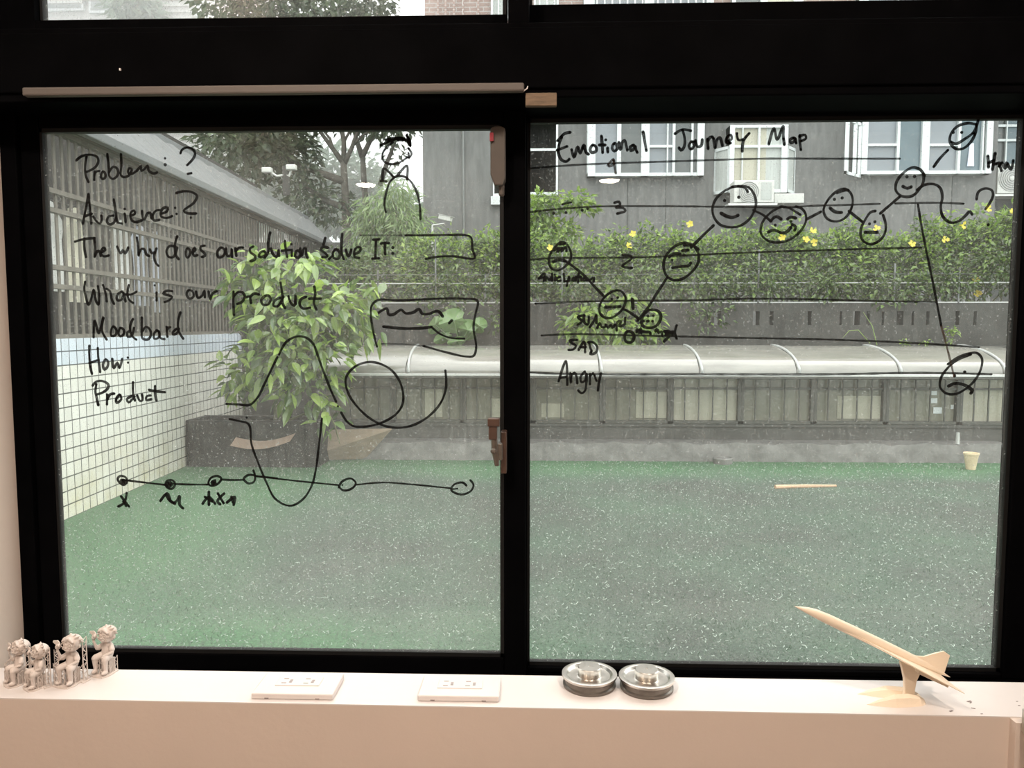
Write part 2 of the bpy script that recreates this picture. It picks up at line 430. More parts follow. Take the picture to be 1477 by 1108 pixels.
def turf_material():
    # worn flat and greyish where it is walked on, still green along the wall and the kerb
    m, t, out = new_mat('worn_green_turf')
    p = t.nodes.new('ShaderNodeBsdfPrincipled'); p.inputs['Roughness'].default_value = 0.7; p.inputs['Specular IOR Level'].default_value = 0.4
    c = t.nodes.new('ShaderNodeNewGeometry'); s = t.nodes.new('ShaderNodeSeparateXYZ'); t.links.new(c.outputs['Position'], s.inputs[0])
    def mr(src, a, b):
        n = t.nodes.new('ShaderNodeMapRange'); n.inputs['From Min'].default_value = a; n.inputs['From Max'].default_value = b; t.links.new(src, n.inputs['Value']); return n.outputs[0]
    edge = math_n(t, 'MAXIMUM', mr(s.outputs['X'], -1.5, -2.7), math_n(t, 'MULTIPLY', mr(s.outputs['Y'], 7.3, 8.1), 0.9))
    edge = math_n(t, 'MAXIMUM', edge, math_n(t, 'MULTIPLY', mr(s.outputs['Y'], 4.1, 3.5), mr(s.outputs['X'], 0.6, -1.2)))
    big = noise_tex(t, 0.9, 4, 0.6)
    f = math_n(t, 'ADD', math_n(t, 'MULTIPLY', edge, 0.55), math_n(t, 'MULTIPLY', big, 0.75))
    col = ramp(t, f, [(0.28, (0.072, 0.084, 0.070)), (0.42, (0.076, 0.106, 0.080)), (0.60, (0.074, 0.130, 0.080)), (0.85, (0.072, 0.162, 0.078))])
    fine = ramp(t, noise_tex(t, 60, 5, 0.75), [(0.30, g(0.55)), (0.52, g(1.0)), (0.72, g(1.9))])
    mx = t.nodes.new('ShaderNodeMix'); mx.data_type = 'RGBA'; mx.blend_type = 'MULTIPLY'; mx.inputs[0].default_value = 1.0
    t.links.new(col, mx.inputs[6]); t.links.new(fine, mx.inputs[7])
    fl = ramp(t, noise_tex(t, 42, 3, 0.75), [(0.62, g(0.0)), (0.72, g(1.0))])
    m3 = t.nodes.new('ShaderNodeMix'); m3.data_type = 'RGBA'
    t.links.new(math_n(t, 'MULTIPLY', fl, 0.35), m3.inputs[0]); t.links.new(mx.outputs[2], m3.inputs[6]); m3.inputs[7].default_value = (0.40, 0.44, 0.41, 1)
    t.links.new(m3.outputs[2], p.inputs['Base Color'])
    b = t.nodes.new('ShaderNodeBump'); b.inputs['Strength'].default_value = 0.8; b.inputs['Distance'].default_value = 0.02
    t.links.new(noise_tex(t, 70, 4, 0.7), b.inputs['Height']); t.links.new(b.outputs[0], p.inputs['Normal'])
    t.links.new(p.outputs[0], out.inputs[0])
    return m
M['turf'] = turf_material()
M['fibre'] = mat('pale_turf_fibres', (0.42, 0.48, 0.42), 0.8)
M['blade'] = leaf_mat('turf_blades', [(0.07, 0.125, 0.075), (0.09, 0.14, 0.095), (0.12, 0.16, 0.12), (0.24, 0.30, 0.25)], 0.5, 0.04)
# ------------------------------------------------------------------ the room
SZ = 0.975                                   # sill height
FY = 1.118                                   # front of the deep beam and of the bottom track
WL = at(19, 600, 1.185).x                     # face of the left return wall
YB = -5.2
def struct(name, mb, m, **kw):
    return mb.build(name, m, kind='structure', **kw)
struct('floor', MB().box(-2.6, YB, -0.1, 2.6, 1.03, 0.0), M['floor'])
struct('ceiling', MB().box(-2.6, YB, 2.72, 2.6, 1.12, 2.82), M['ceiling'])
struct('wall_back', MB().box(-2.6, YB - 0.1, 0, 2.6, YB, 2.72), M['wall'])
struct('wall_right', MB().box(2.5, YB, 0, 2.6, 1.03, 2.72), M['wall'])
# the left wall steps in beside the window and makes its pale return
struct('wall_left', MB().box(WL - 0.1, -0.2, 0, WL, 1.25, 2.72).box(-2.6, -0.3, 0, WL, -0.2, 2.72).box(-2.6, YB, 0, -2.5, -0.2, 2.72), M['wall'])
# low wall under the window, its front a hair out of square with the panes
f0, f1 = onz(0, 1007, SZ), onz(1477, 1035, SZ)
slope = (f1.y - f0.y) / (f1.x - f0.x)
fy = lambda x: f0.y + slope * (x - f0.x) if x < 1.2 else f0.y + slope * (1.2 - f0.x)
lw = MB()
low = [(WL, fy(WL)), (1.6, fy(1.2)), (1.6, FY + .003), (WL, FY + .003)]
lw.prism(low, SZ - 0.0016); lw.box(WL, FY + .003, 0, 1.6, 1.26, SZ - .08)
struct('wall_front', lw, M['wall'])
sl = MB(); sl.prism([(WL, fy(WL)), (1.6, fy(1.2)), (1.6, FY + .003), (WL, FY + .003)], 0.0016, Matrix.Translation((0, 0, SZ - 0.0016)))
struct('trim_1', sl, M['sill'], label='glossy white painted window sill')
px = at(1456, 1070, fy(0.65)).x
struct('wall_right_pier', MB().box(px, fy(px) - 0.012, 0, 1.6, fy(px) + .02, SZ - 0.0017), M['wall'])
struct('wall_window_side', MB().box(1.05, 1.03, 0, 2.6, 1.12, 2.72), M['wall'])
struct('wall_lintel', MB().box(WL, 1.125, 2.42, 1.06, 1.25, 2.72), M['wall'])
# old scuffs and chips on the sill by the model plane
chips = MB()
for (x, y, l, a) in ((1398, 1012, 7, .3), (1404, 1022, 5, -.4), (1372, 1026, 6, .5), (1416, 1030, 3, .2), (1470, 1018, 3, 0), (1467, 1012, 3, .3), (1400, 1014, 4, .7)):
    p = onz(x, y, SZ); w = l * 0.001
    Mx = Matrix.Translation((p.x, p.y, SZ + 0.0001)) @ Matrix.Rotation(a, 4, 'Z')
    chips.box(-w / 2, -w * .22, 0, w / 2, w * .22, 0.0003, Mx)
chips.build('paint_chips', M['slot'], bpy.data.objects['trim_1'])

# ------------------------------------------------------------------ window frame and sashes

JY = 1.185
JL = at(41, 600, JY).x                       # inner end of the left jamb face
zt1 = at(740, 139, FY).z                     # under the beam
zt0 = at(400, 34, FY).z                      # top of the beam
XR = 0.79
fr = MB()
fr.box(WL - .02, JY, SZ - .045, JL, 1.21, 2.44)                              # left jamb
fr.box(XR, JY, SZ - .045, 1.08, 1.26, 2.44)                                  # right jamb
fr.box(WL - .01, FY + .006, zt1, 1.08, 1.26, zt0)                             # beam between lower and upper windows
fr.box(WL - .01, FY + .002, zt1 + .012, 1.08, FY + .02, zt0 - .008)
fr.box(WL - .01, FY + .004, SZ - .08, 1.08, 1.26, SZ - .044)                  # bottom track
fr.box(WL - .01, FY + .01, 2.40, 1.08, 1.26, 2.44)
fr.box(at(732, 10, FY).x, FY + .02, zt0, at(763, 10, FY).x, 1.25, 2.44)   # upper mullion
frame = struct('trim_2', fr, M['frame'], bevel=0.002, label='black painted window frame with deep beam')
zs = MB()
for (x, y) in ((173, 100),):
    p = at(x, y, FY); zs.box(p.x - .001, FY - .0006, p.z - .0015, p.x + .001, FY + .003, p.z + .0015)
zs.build('paint_chips', M['white_plastic'], frame)

def sash(n, label, gx0, gx1, gz0, gz1, ox0, ox1, oz0, oz1, y0, y1, gy, gm):
    w = empty('window_%d' % n, ((ox0 + ox1) / 2, y0, oz0), label, None, None, 'structure')
    f = MB()
    f.box(ox0, y0, oz0, gx0, y1, oz1).box(gx1, y0, oz0, ox1, y1, oz1)
    f.box(gx0, y0, oz0, gx1, y1, gz0).box(gx0, y0, gz1, gx1, y1, oz1)
    f.build('sash_frame', M['frame'], w, bevel=0.0025)
    k = MB(); e = .004
    for (a, b, c, d) in ((gx0, gx0 + e, gz0, gz1), (gx1 - e, gx1, gz0, gz1), (gx0, gx1, gz0, gz0 + e), (gx0, gx1, gz1 - e, gz1)):
        k.box(a - .002, gy - .006, c - .002, b + .0, gy + .006, d + .002)
    k.build('glazing_seal', M['gasket'], w)
    p = MB().box(gx0 - .001, gy - .0025, gz0 - .001, gx1 + .001, gy + .0025, gz1 + .001).build('glass_pane', gm, w)
    return w, p
GL, GR = 1.20, 1.235
gl = (at(77, 560, GL).x, at(727, 560, GL).x, at(410, 941.5, GL).z, at(410, 184, GL).z)
gr_ = (at(761, 560, GR).x, at(1459, 560, GR).x, at(1100, 962, GR).z, at(1100, 170, GR).z)
w1, pane1 = sash(1, 'sliding sash with project notes in black marker', gl[0], gl[1], gl[2], gl[3], JL + .002, at(758, 560, 1.192).x, SZ - .043, zt1 + .012, 1.192, 1.214, GL, M['glass'])
w2, pane2 = sash(2, 'sliding sash with an emotional journey chart in black marker', gr_[0], gr_[1], gr_[2], gr_[3], at(742, 560, 1.222).x, XR - .001, SZ - .043, zt1 + .012, 1.222, 1.256, GR, M['glass_right'])
ul = (at(61, 10, GL).x, at(731, 10, GL).x, at(400, 33, GL).z)
ur = (at(764, 10, GL).x, at(1447, 10, GL).x, at(1100, 11, GL).z)
w3, p3 = sash(3, 'upper window above the notes', ul[0], ul[1], ul[2], 2.37, JL + .002, at(732, 10, GL).x, zt0 + .002, 2.40, 1.18, 1.214, GL, M['glass_clean'])
w4, p4 = sash(4, 'upper window above the journey chart', ur[0], ur[1], ur[2], 2.37, at(763, 10, GL).x, XR - .002, zt0 + .002, 2.40, 1.18, 1.214, GL, M['glass_clean'])

# latch on the meeting stile
lt = MB(); r = rect(722.5, 622, 731, 682, 1.175)
lt.box(r[0], 1.165, r[2], r[1], 1.194, r[3])
latch = lt.build('latch', M['brown_metal'], w1, bevel=0.002, label='brown enamel crescent latch')
lv = MB()
zA, zB = at(712, 603, 1.155).z, at(714, 634, 1.155).z
xa, xb = at(703.5, 618, 1.155).x, at(721, 618, 1.155).x
lv.box(xa, 1.147, (zA + zB) / 2 + .004, xb, 1.163, zA).box(xa + .0015, 1.149, zB, xb - .004, 1.161, (zA + zB) / 2 + .006)
lv.build('lever', M['brown_metal'], latch, bevel=0.0015)
hb = MB(); q0, q1 = at(713, 633, 1.157), at(717, 672, 1.157)
hb.tube([q0, at(714, 650, 1.157), q1], [.0055, .006, .004], 8)
hb.ball(at(712, 651, 1.152), .005, 10, 6)
hb.box(at(714, 640, 1.157).x, 1.155, at(714, 664, 1.157).z, r[0] + .003, 1.178, at(714, 640, 1.157).z)
hb.build('pivot', M['steel_dark'], latch, bevel=0.001)

# door-and-window sensor on the stile
sx0, sx1, sz0, sz1 = rect(707.5, 182, 729, 268, 1.17)
sen = empty('window_sensor', ((sx0 + sx1) / 2, 1.192, sz0), 'beige plastic alarm sensor with red tab on the middle window stile', 'sensor')
pr = []
xc, hw = (sx0 + sx1) / 2, (sx1 - sx0) / 2
for k in range(9):
    a = math.pi * k / 8; pr.append((xc + hw * math.cos(a), sz1 - hw * .55 + hw * .55 * math.sin(a)))
pr += [(sx0, sz0 + .016), (sx0 + .006, sz0), (sx1 - .004, sz0), (sx1, sz0 + .010)]
mt = Matrix(((1, 0, 0, 0), (0, 0, 1, 1.1665), (0, 1, 0, 0), (0, 0, 0, 1)))
MB().prism(pr, .0255, mt).build('housing', M['sensor'], sen, bevel=0.002)
rr = rect(706.5, 192, 712, 204, 1.166)
MB().box(rr[0], 1.163, rr[2], rr[1], 1.1675, rr[3]).build('tab', M['red'], sen, label='red tab')
q = at(723.5, 268, 1.178)
MB().tube([(q.x, 1.178, sz0 + .002), (q.x, 1.178, sz0 - .012), (q.x, 1.178, sz0 - .0145)], [.0046, .0044, .003], 10).build('probe', M['sensor'], sen)

# beige plastic strip along the beam, chip of wood beside it
x0, x1, z0, z1 = rect(30, 122.5, 756, 135, 1.11)
st = MB(); st.box(x0 + .002, 1.1085, z0, x1, FY + .003, z1)
strip = st.build('cable_cover', M['beige'], None, bevel=0.0025, origin=((x0 + x1) / 2, 1.118, z0))
tag(strip, 'long beige plastic strip fixed along the black beam', 'cable cover')
a, b, c, d = rect(752, 124, 760, 133, 1.112)
MB().tube([(x1 - .001, 1.113, z0 + .001), (x1 + .004, 1.112, z0 + .004), (x1 + .005, 1.115, z0 + .008)], .0009, 5).build('frayed_end', M['white_plastic'], strip)
a, b, c, d = rect(758, 140.5, 803, 153, FY)
sh = MB().box(a, FY - .002, c, b, FY + .008, d + .006).build('wooden_shim', M['raw_wood'], None, bevel=0.001, origin=((a + b) / 2, FY, c))
tag(sh, 'small raw wood shim wedged under the beam over the right sash', 'shim')

# steel box at the wall beyond the model plane
x0, x1, z0, z1 = rect(1472.5, 1021, 1530, 1062, 1.005)
bx = empty('paper_towel_holder', ((x0 + x1) / 2, 1.0, z0), 'brushed steel box fixed to the pier below the sill', 'wall box')
MB().prism([(x0, z0 + .008), (x0 + .006, z0), (x1, z0), (x1, z1), (x0, z1)], .085, Matrix(((1, 0, 0, 0), (0, 0, 1, fy(px) - .0125 - .085), (0, 1, 0, 0), (0, 0, 0, 1)))).build('casing', M['brushed'], bx, bevel=0.002)
bx.name = 'wall_box'

# ------------------------------------------------------------------ lamps of the room
M['lens'] = emit('lamp_lens', (1.0, 0.88, 0.74), 55.0)
def downlight(x, y, z, power, label, cone=150):
    o = empty('downlight', (x, y, z), label, 'ceiling light', 'room downlights')
    Mx = Matrix.Translation((x, y, 0))
    MB().lathe([(.098, z), (.098, z - .010), (.085, z - .013), (.083, z - .004)], 28, Mx).build('trim_ring', M['white_plastic'], o, smooth=False)
    MB().lathe([(.084, z - .012), (.080, z - .018), (.055, z - .026), (.001, z - .029)], 28, Mx).build('lens', M['lens'], o)
    L = bpy.data.lights.new('downlight_bulb', 'SPOT')
    L.energy = power; L.color = (1.0, 0.85, 0.72); L.spot_size = R(cone); L.spot_blend = 0.6; L.shadow_soft_size = .06
    b = bpy.data.objects.new('bulb', L); COL.objects.link(b); b.parent = o; b.location = (0, 0, -.06)
    return o
def mirror(x, y, d):                          # where a lamp stands whose reflection shows at a pixel
    p = at(x, y, 1.2 + d); return p.x, 1.2 - d
lx, ly = mirror(528, 268, 5.42)
downlight(lx, ly, 2.71, 70, 'round downlight at the far end of the ceiling')
lx, ly = mirror(880, 262, 5.22)
downlight(lx, ly, 2.71, 70, 'round downlight deep in the room on the other row')
downlight(-0.55, 0.15, 2.71, 31, 'round downlight over the notes sash')
downlight(0.62, 0.05, 2.71, 31, 'round downlight over the model plane')
# ------------------------------------------------------------------ marker writing on the panes
# views: origin x, origin y, enlargement of the close-up the strokes were read from
VW = {'a': (100, 200, 7.385), 'b': (100, 330, 7.385), 'c': (280, 330, 7.385), 'd': (440, 320, 9.231), 'e': (110, 450, 7.385),
      'f': (520, 180, 7.385), 'g': (520, 320, 5.275), 'h': (160, 660, 6.154), 'i': (310, 460, 3.887),
      'A': (790, 170, 7.385), 'B': (960, 170, 6.714), 'C': (1020, 260, 9.231), 'D': (1170, 230, 6.422), 'E': (1320, 165, 6.153),
      'F': (760, 330, 9.231), 'G': (820, 400, 8.206), 'H': (780, 470, 10.075), 'I': (1310, 470, 8.844), 'J': (920, 280, 8.521), 'Z': (0, 0, 1.0)}
def path(view, txt):
    ox, oy, s = VW[view]
    out = []
    for st in txt.split(';'):
        n = [float(v) for v in st.split()]
        out.append([(ox + n[i] / s, oy + n[i+1] / s) for i in range(0, len(n) - 1, 2)])
    return out
def smooth_path(p, step=2.0):
    if len(p) < 3: 
        if len(p) == 1: return p
        n = max(2, int(math.dist(p[0], p[1]) / 4)); return [(p[0][0] + (p[1][0]-p[0][0])*k/n, p[0][1] + (p[1][1]-p[0][1])*k/n) for k in range(n+1)]
    closed = math.dist(p[0], p[-1]) < .1
    q = []
    n = len(p)
    for i in range(n - 1):
        p0 = p[i-1] if i else (p[-2] if closed else p[0])
        p1, p2 = p[i], p[i+1]
        p3 = p[i+2] if i + 2 < n else (p[1] if closed else p[-1])
        # centripetal spline: keeps round letters round without overshoot
        k = max(2, int(math.dist(p1, p2) / step))
        t0 = 0.0; t1 = t0 + max(1e-3, math.dist(p0, p1)) ** .5; t2 = t1 + max(1e-3, math.dist(p1, p2)) ** .5; t3 = t2 + max(1e-3, math.dist(p2, p3)) ** .5
        for j in range(k):
            t = t1 + (t2 - t1) * j / k
            L = lambda a, b, ta, tb: tuple((tb - t) / (tb - ta) * u + (t - ta) / (tb - ta) * v for u, v in zip(a, b))
            A1, A2, A3 = L(p0, p1, t0, t1), L(p1, p2, t1, t2), L(p2, p3, t2, t3)
            B1, B2 = L(A1, A2, t0, t2), L(A2, A3, t1, t3)
            q.append(L(B1, B2, t1, t2))
    q.append(p[-1])
    return q
layer = [0]
def strokes(mb, lst, w, Y):
    for p in lst:
        q = smooth_path(p)
        W = [at(x, y, Y) for x, y in q]
        r = w * 0.55 * Y / FOC
        layer[0] += 1
        y0 = Y - 0.0001 - 0.000004 * (layer[0] % 40)        # ink laid over ink
        h = 0.0003
        nseg = 10
        # round ends
        for c in ((W[0],) if len(W) == 1 else (W[0], W[-1])):
            ring = [(c.x + r * math.cos(2*math.pi*k/nseg), y0, c.z + r * math.sin(2*math.pi*k/nseg)) for k in range(nseg)]
            mb.add([(c.x, y0 - h, c.z)] + ring, [(0, 1 + k, 1 + (k+1) % nseg) for k in range(nseg)])
        if len(W) == 1: continue
        vs_ = []
        for i, c in enumerate(W):
            t = W[min(i+1, len(W)-1)] - W[max(i-1, 0)]
            t = Vector((t.x, 0, t.z)); t = t.normalized() if t.length > 1e-9 else Vector((1, 0, 0))
            nx, nz = -t.z, t.x
            ww = r * (1 + .10 * math.sin(i * .35 + layer[0]))
            vs_ += [(c.x + nx*ww, y0, c.z + nz*ww), (c.x, y0 - h, c.z), (c.x - nx*ww, y0, c.z - nz*ww)]
        fs_ = []
        for i in range(len(W) - 1):
            a = 3 * i
            fs_ += [(a, a+1, a+4, a+3), (a+1, a+2, a+5, a+4)]
        mb.add(vs_, fs_)
def write(name, label, pane, Y, items, m='ink'):
    mb = MB()
    for v, w, txt in items: strokes(mb, path(v, txt), w, Y)
    return mb.build(name, M[m], pane, smooth=False, label=label)
YL, YR = GL - .0026, GR - .0026
# ---- left sash
write('handwritten_line', 'black marker words "Problem: ?"', pane1, YL, [('a', 3.3,
 '75 232 110 200 160 178 230 172 290 190 310 235 290 290 240 330 180 355;185 190 172 260 168 340 180 410 205 462;270 350 265 440;266 385 290 350 320 345;360 350 340 380 338 415 360 430 385 410 382 370 360 350;405 165 418 280 428 400 460 430 500 410 520 370 510 320 470 300 440 330 425 360;550 165 555 280 550 390 580 410 630 395 660 350 665 325 640 315 625 350 640 380 680 370 720 340;720 345 765 290 765 345 800 325 835 285 845 340 900 372 935 360;1185 155 1200 120 1250 95 1310 110 1340 160 1315 220 1255 283;1262 375 1300 368;1020 210'), ('a', 4.6, '1022 278')])
write('handwritten_line', 'black marker words "Audience:?"', pane1, YL, [('a', 3.4,
 '205 590 185 700 145 905;205 590 220 740 235 905;160 830 240 800;255 830 290 880 325 905 345 870 340 820;470 820 420 830 400 880 430 915 480 890 500 830;475 650 495 780 520 895 560 905;590 800 600 890;590 750;650 820 700 800 690 765 655 790 660 860 700 890 750 880 775 870;775 770 785 850 800 862 830 800 860 790 875 850;960 760 920 770 890 820 900 870 960 865;980 800 1040 775 1050 735 1010 735 975 780 980 830 1040 845 1095 825;1128 738;1143 802;1140 580 1210 562 1300 568 1360 610 1330 680 1220 770 1260 795 1350 797;1295 842')])
write('handwritten_line', 'black marker words "The why does our solution solve IT:"', pane1, YL, [('b', 3.4,
 '60 138 160 110 270 100;160 105 160 200 178 300;265 100 275 200 270 298;275 290 300 240 320 240 335 290;340 250 385 225 370 200 345 220 340 270 370 295 420 285;510 190 550 265 570 225 595 265 628 200;720 95 735 190 740 285;740 275 770 215 800 220 820 270 850 290;860 220 880 260 915 250;930 210 905 290 920 360 950 395;1130 190 1070 185 1035 240 1060 300 1110 300 1150 200;1150 80 1125 170 1130 270 1165 325;1255 210 1240 260 1255 310 1285 280 1280 220 1255 210;1320 250 1345 225 1335 200 1315 240 1330 290 1365 280;1440 180 1400 190 1400 225 1440 260 1445 290 1410 300'), ('c', 3.5,
 '290 200 250 240 260 305 310 290 325 230 290 200;340 210 355 290 390 280 400 210 405 300;440 210 450 290;445 240 480 200 520 200;630 190 595 210 600 250 650 290 645 330 600 345;745 240 710 250 690 295 730 300 765 270 745 240;810 40 790 150 790 250 750 310;820 210 840 270 880 300 900 220 905 290;965 130 975 210 990 300;935 235 1020 225;1040 225 1040 290;1035 165;1090 235 1075 290 1110 310 1135 260 1105 230;1130 210 1145 290 1170 210 1190 205 1195 280 1210 310'), ('d', 3.5,
 '305 345 240 335 210 370 270 420 300 460 230 470;270 215 245 310;400 370 370 420 380 480 440 490 465 430 430 370 400 370;320 495 370 450;495 160 485 300 490 420 515 495;545 370 575 460 600 430 615 370;660 430 730 390 740 345 690 340 655 400 665 470 720 480;910 240 990 232;945 245 935 480;895 490 985 485;1010 290 1060 280 1120 285;1060 285 1068 430'), ('d', 4.4, '1168 343;1168 420')])
write('handwritten_line', 'black marker words "What is our product"', pane1, YL, [('b', 3.3,
 '170 565 160 640 180 740 205 810 230 760 260 650 285 770 310 810 320 720 305 610;360 600 385 680 400 775;395 640 430 660 455 760 478 800;560 670 515 700 510 760 550 760 580 690;575 680 600 775;635 600 620 690 640 760 680 790;600 700 660 700 715 672;930 680 930 765;910 603;1095 665 1040 660 1000 690 1060 710 1095 725 1060 765 1015 780;1270 655 1250 700 1280 745 1325 720 1310 665 1270 655'), ('c', 3.5,
 '20 670 40 735 80 720 110 660 115 730;155 670 175 755 195 690 240 665;420 670 418 780 425 920;425 720 460 680 510 675 540 720 510 780 460 800;560 730 590 720 605 790;595 730 640 690 690 700;760 715 715 760 735 810 790 805 815 750 790 710 760 715;920 735 860 765 845 820 890 825 930 770 950 720;920 575 940 700 945 800 970 845;1005 720 1030 790 1065 820 1080 770 1080 715;1080 760 1085 800;1195 725 1140 750 1125 810 1160 850 1235 840;1280 615 1290 700 1275 790 1305 860;1225 745 1350 745')])
write('handwritten_word', 'black marker word "Moodbard"', pane1, YL, [('e', 3.4,
 '185 270 195 90 210 130 240 230 265 150 290 55 275 200 325 295;395 155 370 200 375 255 415 250 430 195 395 155;470 170 450 230 470 260 505 240 505 190 470 170;575 200 545 220 550 265 590 255 615 170;605 75 575 150 590 250 640 295;700 60 700 170 705 280 760 295 795 250 780 180 740 160 710 200;860 195 830 230 830 285 870 280 890 230 870 200;880 210 900 280 940 290;962 160 970 265;965 200 985 165 1000 162;1070 180 1035 210 1030 240 1070 230 1095 180;1110 5 1085 100 1090 200 1140 285')])
write('handwritten_word', 'black marker word "How:"', pane1, YL, [('e', 3.5,
 '140 360 140 460 150 580 168 660;230 385 235 480 255 640;140 545 240 510;315 505 285 560 300 615 330 590 340 530 315 505;385 500 400 600 440 540 460 600 490 500;550 487;552 540')])
write('handwritten_word', 'black marker word "Product"', pane1, YL, [('e', 3.6,
 '175 785 210 745 270 735 340 770 340 810 280 860 215 880;215 770 205 850 220 920 235 995;330 880 328 985;335 930 360 880 405 870;460 880 425 930 430 970 480 930 470 885;595 895 540 930 560 965 620 900;605 750 605 860 625 945;650 890 680 950 705 940 700 880;790 890 750 900 745 940 800 930;840 790 840 870 855 945;775 830 840 845 945 855')])
write('person_doodle', 'marker doodle of a person with collar and tufted hair', pane1, YL, [('f', 3.0,
 '345 185 280 240 235 310 250 390 330 420 420 400 500 345;510 250 545 310 520 350;510 300 520 345;270 930 255 850 275 720 320 600 400 545 470 555 540 610 600 720 630 850 640 1005'), ('f', 3.4,
 '215 600 275 605;235 595 245 465 270 475 350 555;390 545 495 435 495 580;215 220 320 170 400 140 480 160 530 220;265 160 370 140 460 155;495 110 510 180 530 225;400 165 480 165;490 115 525 170 530 225;300 175 380 150 440 140')])
write('box_doodle', 'open marker rectangle beside the question line', pane1, YL, [('g', 3.0,
 '345 103 500 103 650 100 800 102 840 118 852 210 868 275 700 262 600 265 495 282')])
write('card_doodle', 'marker drawn card with a wavy heading and a rule', pane1, YL, [('g', 3.0,
 '125 950 100 850 80 720 85 640 130 597 300 598 600 585 780 585 890 602 875 700 860 800 880 960 860 1020 800 1025 640 990 480 945'), ('g', 3.8,
 '140 690 200 660 215 705 250 705 310 670 340 695 400 690 445 665 470 700 520 700 590 680 625 720;175 798 330 812 480 808 540 800;675 770 695 750'), ('g', 2.6, '540 800 600 850 680 882 790 888')])
write('faint_stroke', 'thin faded marker strokes', pane1, YL, [('g', 2.0, '0 103 340 103;480 945 350 932 160 928')], 'ink_faded')
write('curve_doodle', 'marker hill curve running into loops', pane1, YL, [('i', 3.2,
 '65 477 130 480 195 482 240 440 280 360 350 215;360 200 400 130 465 98 520 110 555 145;560 155 600 270 650 400 680 465;690 490;708 525 740 575 780 602 860 602 940 580 1020 530 1055 465 1040 360 980 280 880 242 790 265 735 330 745 410 800 495 880 565 970 605 1080 605 1180 560 1260 480 1295 390 1292 290')])
write('curve_doodle', 'marker valley curve under the hill curve', pane1, YL, [('i', 3.0,
 '82 562 130 572 190 592 205 700 240 800 290 920 335 1005 400 1045 440 1045 500 1005 545 930 565 850 580 740 600 560;178 553')])
write('timeline_doodle', 'marker timeline of six knots on a line', pane1, YL, [('h', 2.8,
 '110 200 300 222 500 245;570 235 720 240 860 240;980 195 1080 200 1180 198;1280 165 1477 185'), ('h', 3.2,
 '60 190 80 165 130 175 145 215 115 245 75 220 60 190;485 240 500 205 550 205 570 240 540 278 500 265 485 240;865 230 890 180 950 165 980 190 940 240 890 252 865 230;1280 160 1220 155 1180 190 1220 230 1270 215 1280 170 1265 115'), ('h', 5.2,
 '95 205 125 205 110 225;505 230 545 230 520 250;900 222 930 208 905 238'), ('i', 2.4,
 '235 882 450 908 690 932;795 930 940 918 1100 928 1320 950;1330 955 1360 952;715 932'), ('i', 3.0, '695 945 710 915 760 895 790 920 770 950 720 962 695 940;1410 935 1390 918 1340 930 1325 960 1380 985 1435 965 1450 930 1432 905')])
write('star_scribble', 'marker scribble of one star', pane1, YL, [('h', 3.6, '90 345 160 435;140 315 120 400 65 435;110 390 135 430')])
write('star_scribble', 'marker scribble of two stars', pane1, YL, [('h', 3.8, '440 385 500 320 540 400 580 390 610 340 610 420 640 450;490 330 520 380 570 410')])
write('star_scribble', 'marker scribble of three stars', pane1, YL, [('h', 3.8, '870 305 870 420;815 410 870 350 925 410;835 350 900 390;950 320 1000 405;1005 320 945 390 970 415;1030 400 1100 350 1090 420;1070 350 1085 400')])
# ---- right sash
write('handwritten_line', 'black marker title "Emotional Journey Map"', pane2, YR, [('A', 3.9,
 '240 155 180 168 105 245;150 205 120 290 115 380 150 450 200 465 230 440;100 345 205 305;255 340 280 420 320 310 345 380 385 290 410 370 435 388;480 290 450 340 470 370 515 355 515 310 480 290;572 195 580 280 585 370;548 290 612 290;638 320 640 365;618 235;705 275 685 325 710 355 740 330 730 280 705 275;758 262 775 340 795 260 820 240 835 290 848 345;915 290 880 310 885 350 920 330 930 290 940 340 953 368;1015 150 1030 230 1050 348'), ('B', 3.7,
 '90 155 160 115 245 125;165 120 185 200 180 280 150 315 130 290;250 230 225 270 245 305 275 270 265 230;290 220 310 280 345 270 355 210;405 205 412 300;408 230 430 190 455 185;465 200 480 295 500 210 525 190 550 270;590 230 640 205 630 165 595 190 590 240 630 245;690 150 705 215 750 210;810 150 755 220 742 325;1000 255 1050 100 1080 210 1140 80 1140 180 1150 260;1240 195 1205 210 1215 245 1250 220 1255 190 1265 245;1300 170 1300 230 1310 310;1295 180 1350 165 1360 200 1310 225')])
def level(label, txt, w=2.6, m='ink_thin'): return write('graph_line', label, pane2, YR, [('Z', w, txt)], m)
level('marker level line for four', '764 243 830 238 900 235 980 232.5 1100 229 1200 229 1298 229')
level('marker level line for three', '764 306 800 302 860 298 950 297.5 1060 298.5 1140 299 1170 297 1210 296 1269 294;1291 293.5 1350 292.5 1390 294')
level('marker level line for two', '764 375 800 372 840 372 930 371 1040 366 1150 362 1250 359 1329 357')
level('marker level line for one', '772 438 830 435.5 900 434 1000 433 1080 431 1180 432 1290 435 1350 435.5')
level('marker level line for zero', '781 484 830 482 920 484 1050 487 1200 490 1320 495 1412 501')
level('marker base line over the gutter', '763 537 800 539 870 540 1000 540 1200 540 1330 538 1430 540', 3.0)
write('handwritten_digit', 'brownish marker digit 4', pane2, YR, [('A', 3.2, '640 505 700 440 700 500 650 515;700 450 725 590')], 'ink_brown')
write('handwritten_digit', 'marker digit 3', pane2, YR, [('A', 3.4, '710 905 760 895 770 930 720 955 800 960 830 990 740 1020')])
write('handwritten_digit', 'marker digit 2', pane2, YR, [('F', 3.2, '1270 350 1390 370 1390 400 1270 500 1400 520')])
write('handwritten_digit', 'marker digit 1', pane2, YR, [('G', 4.2, '755 260 765 370')])
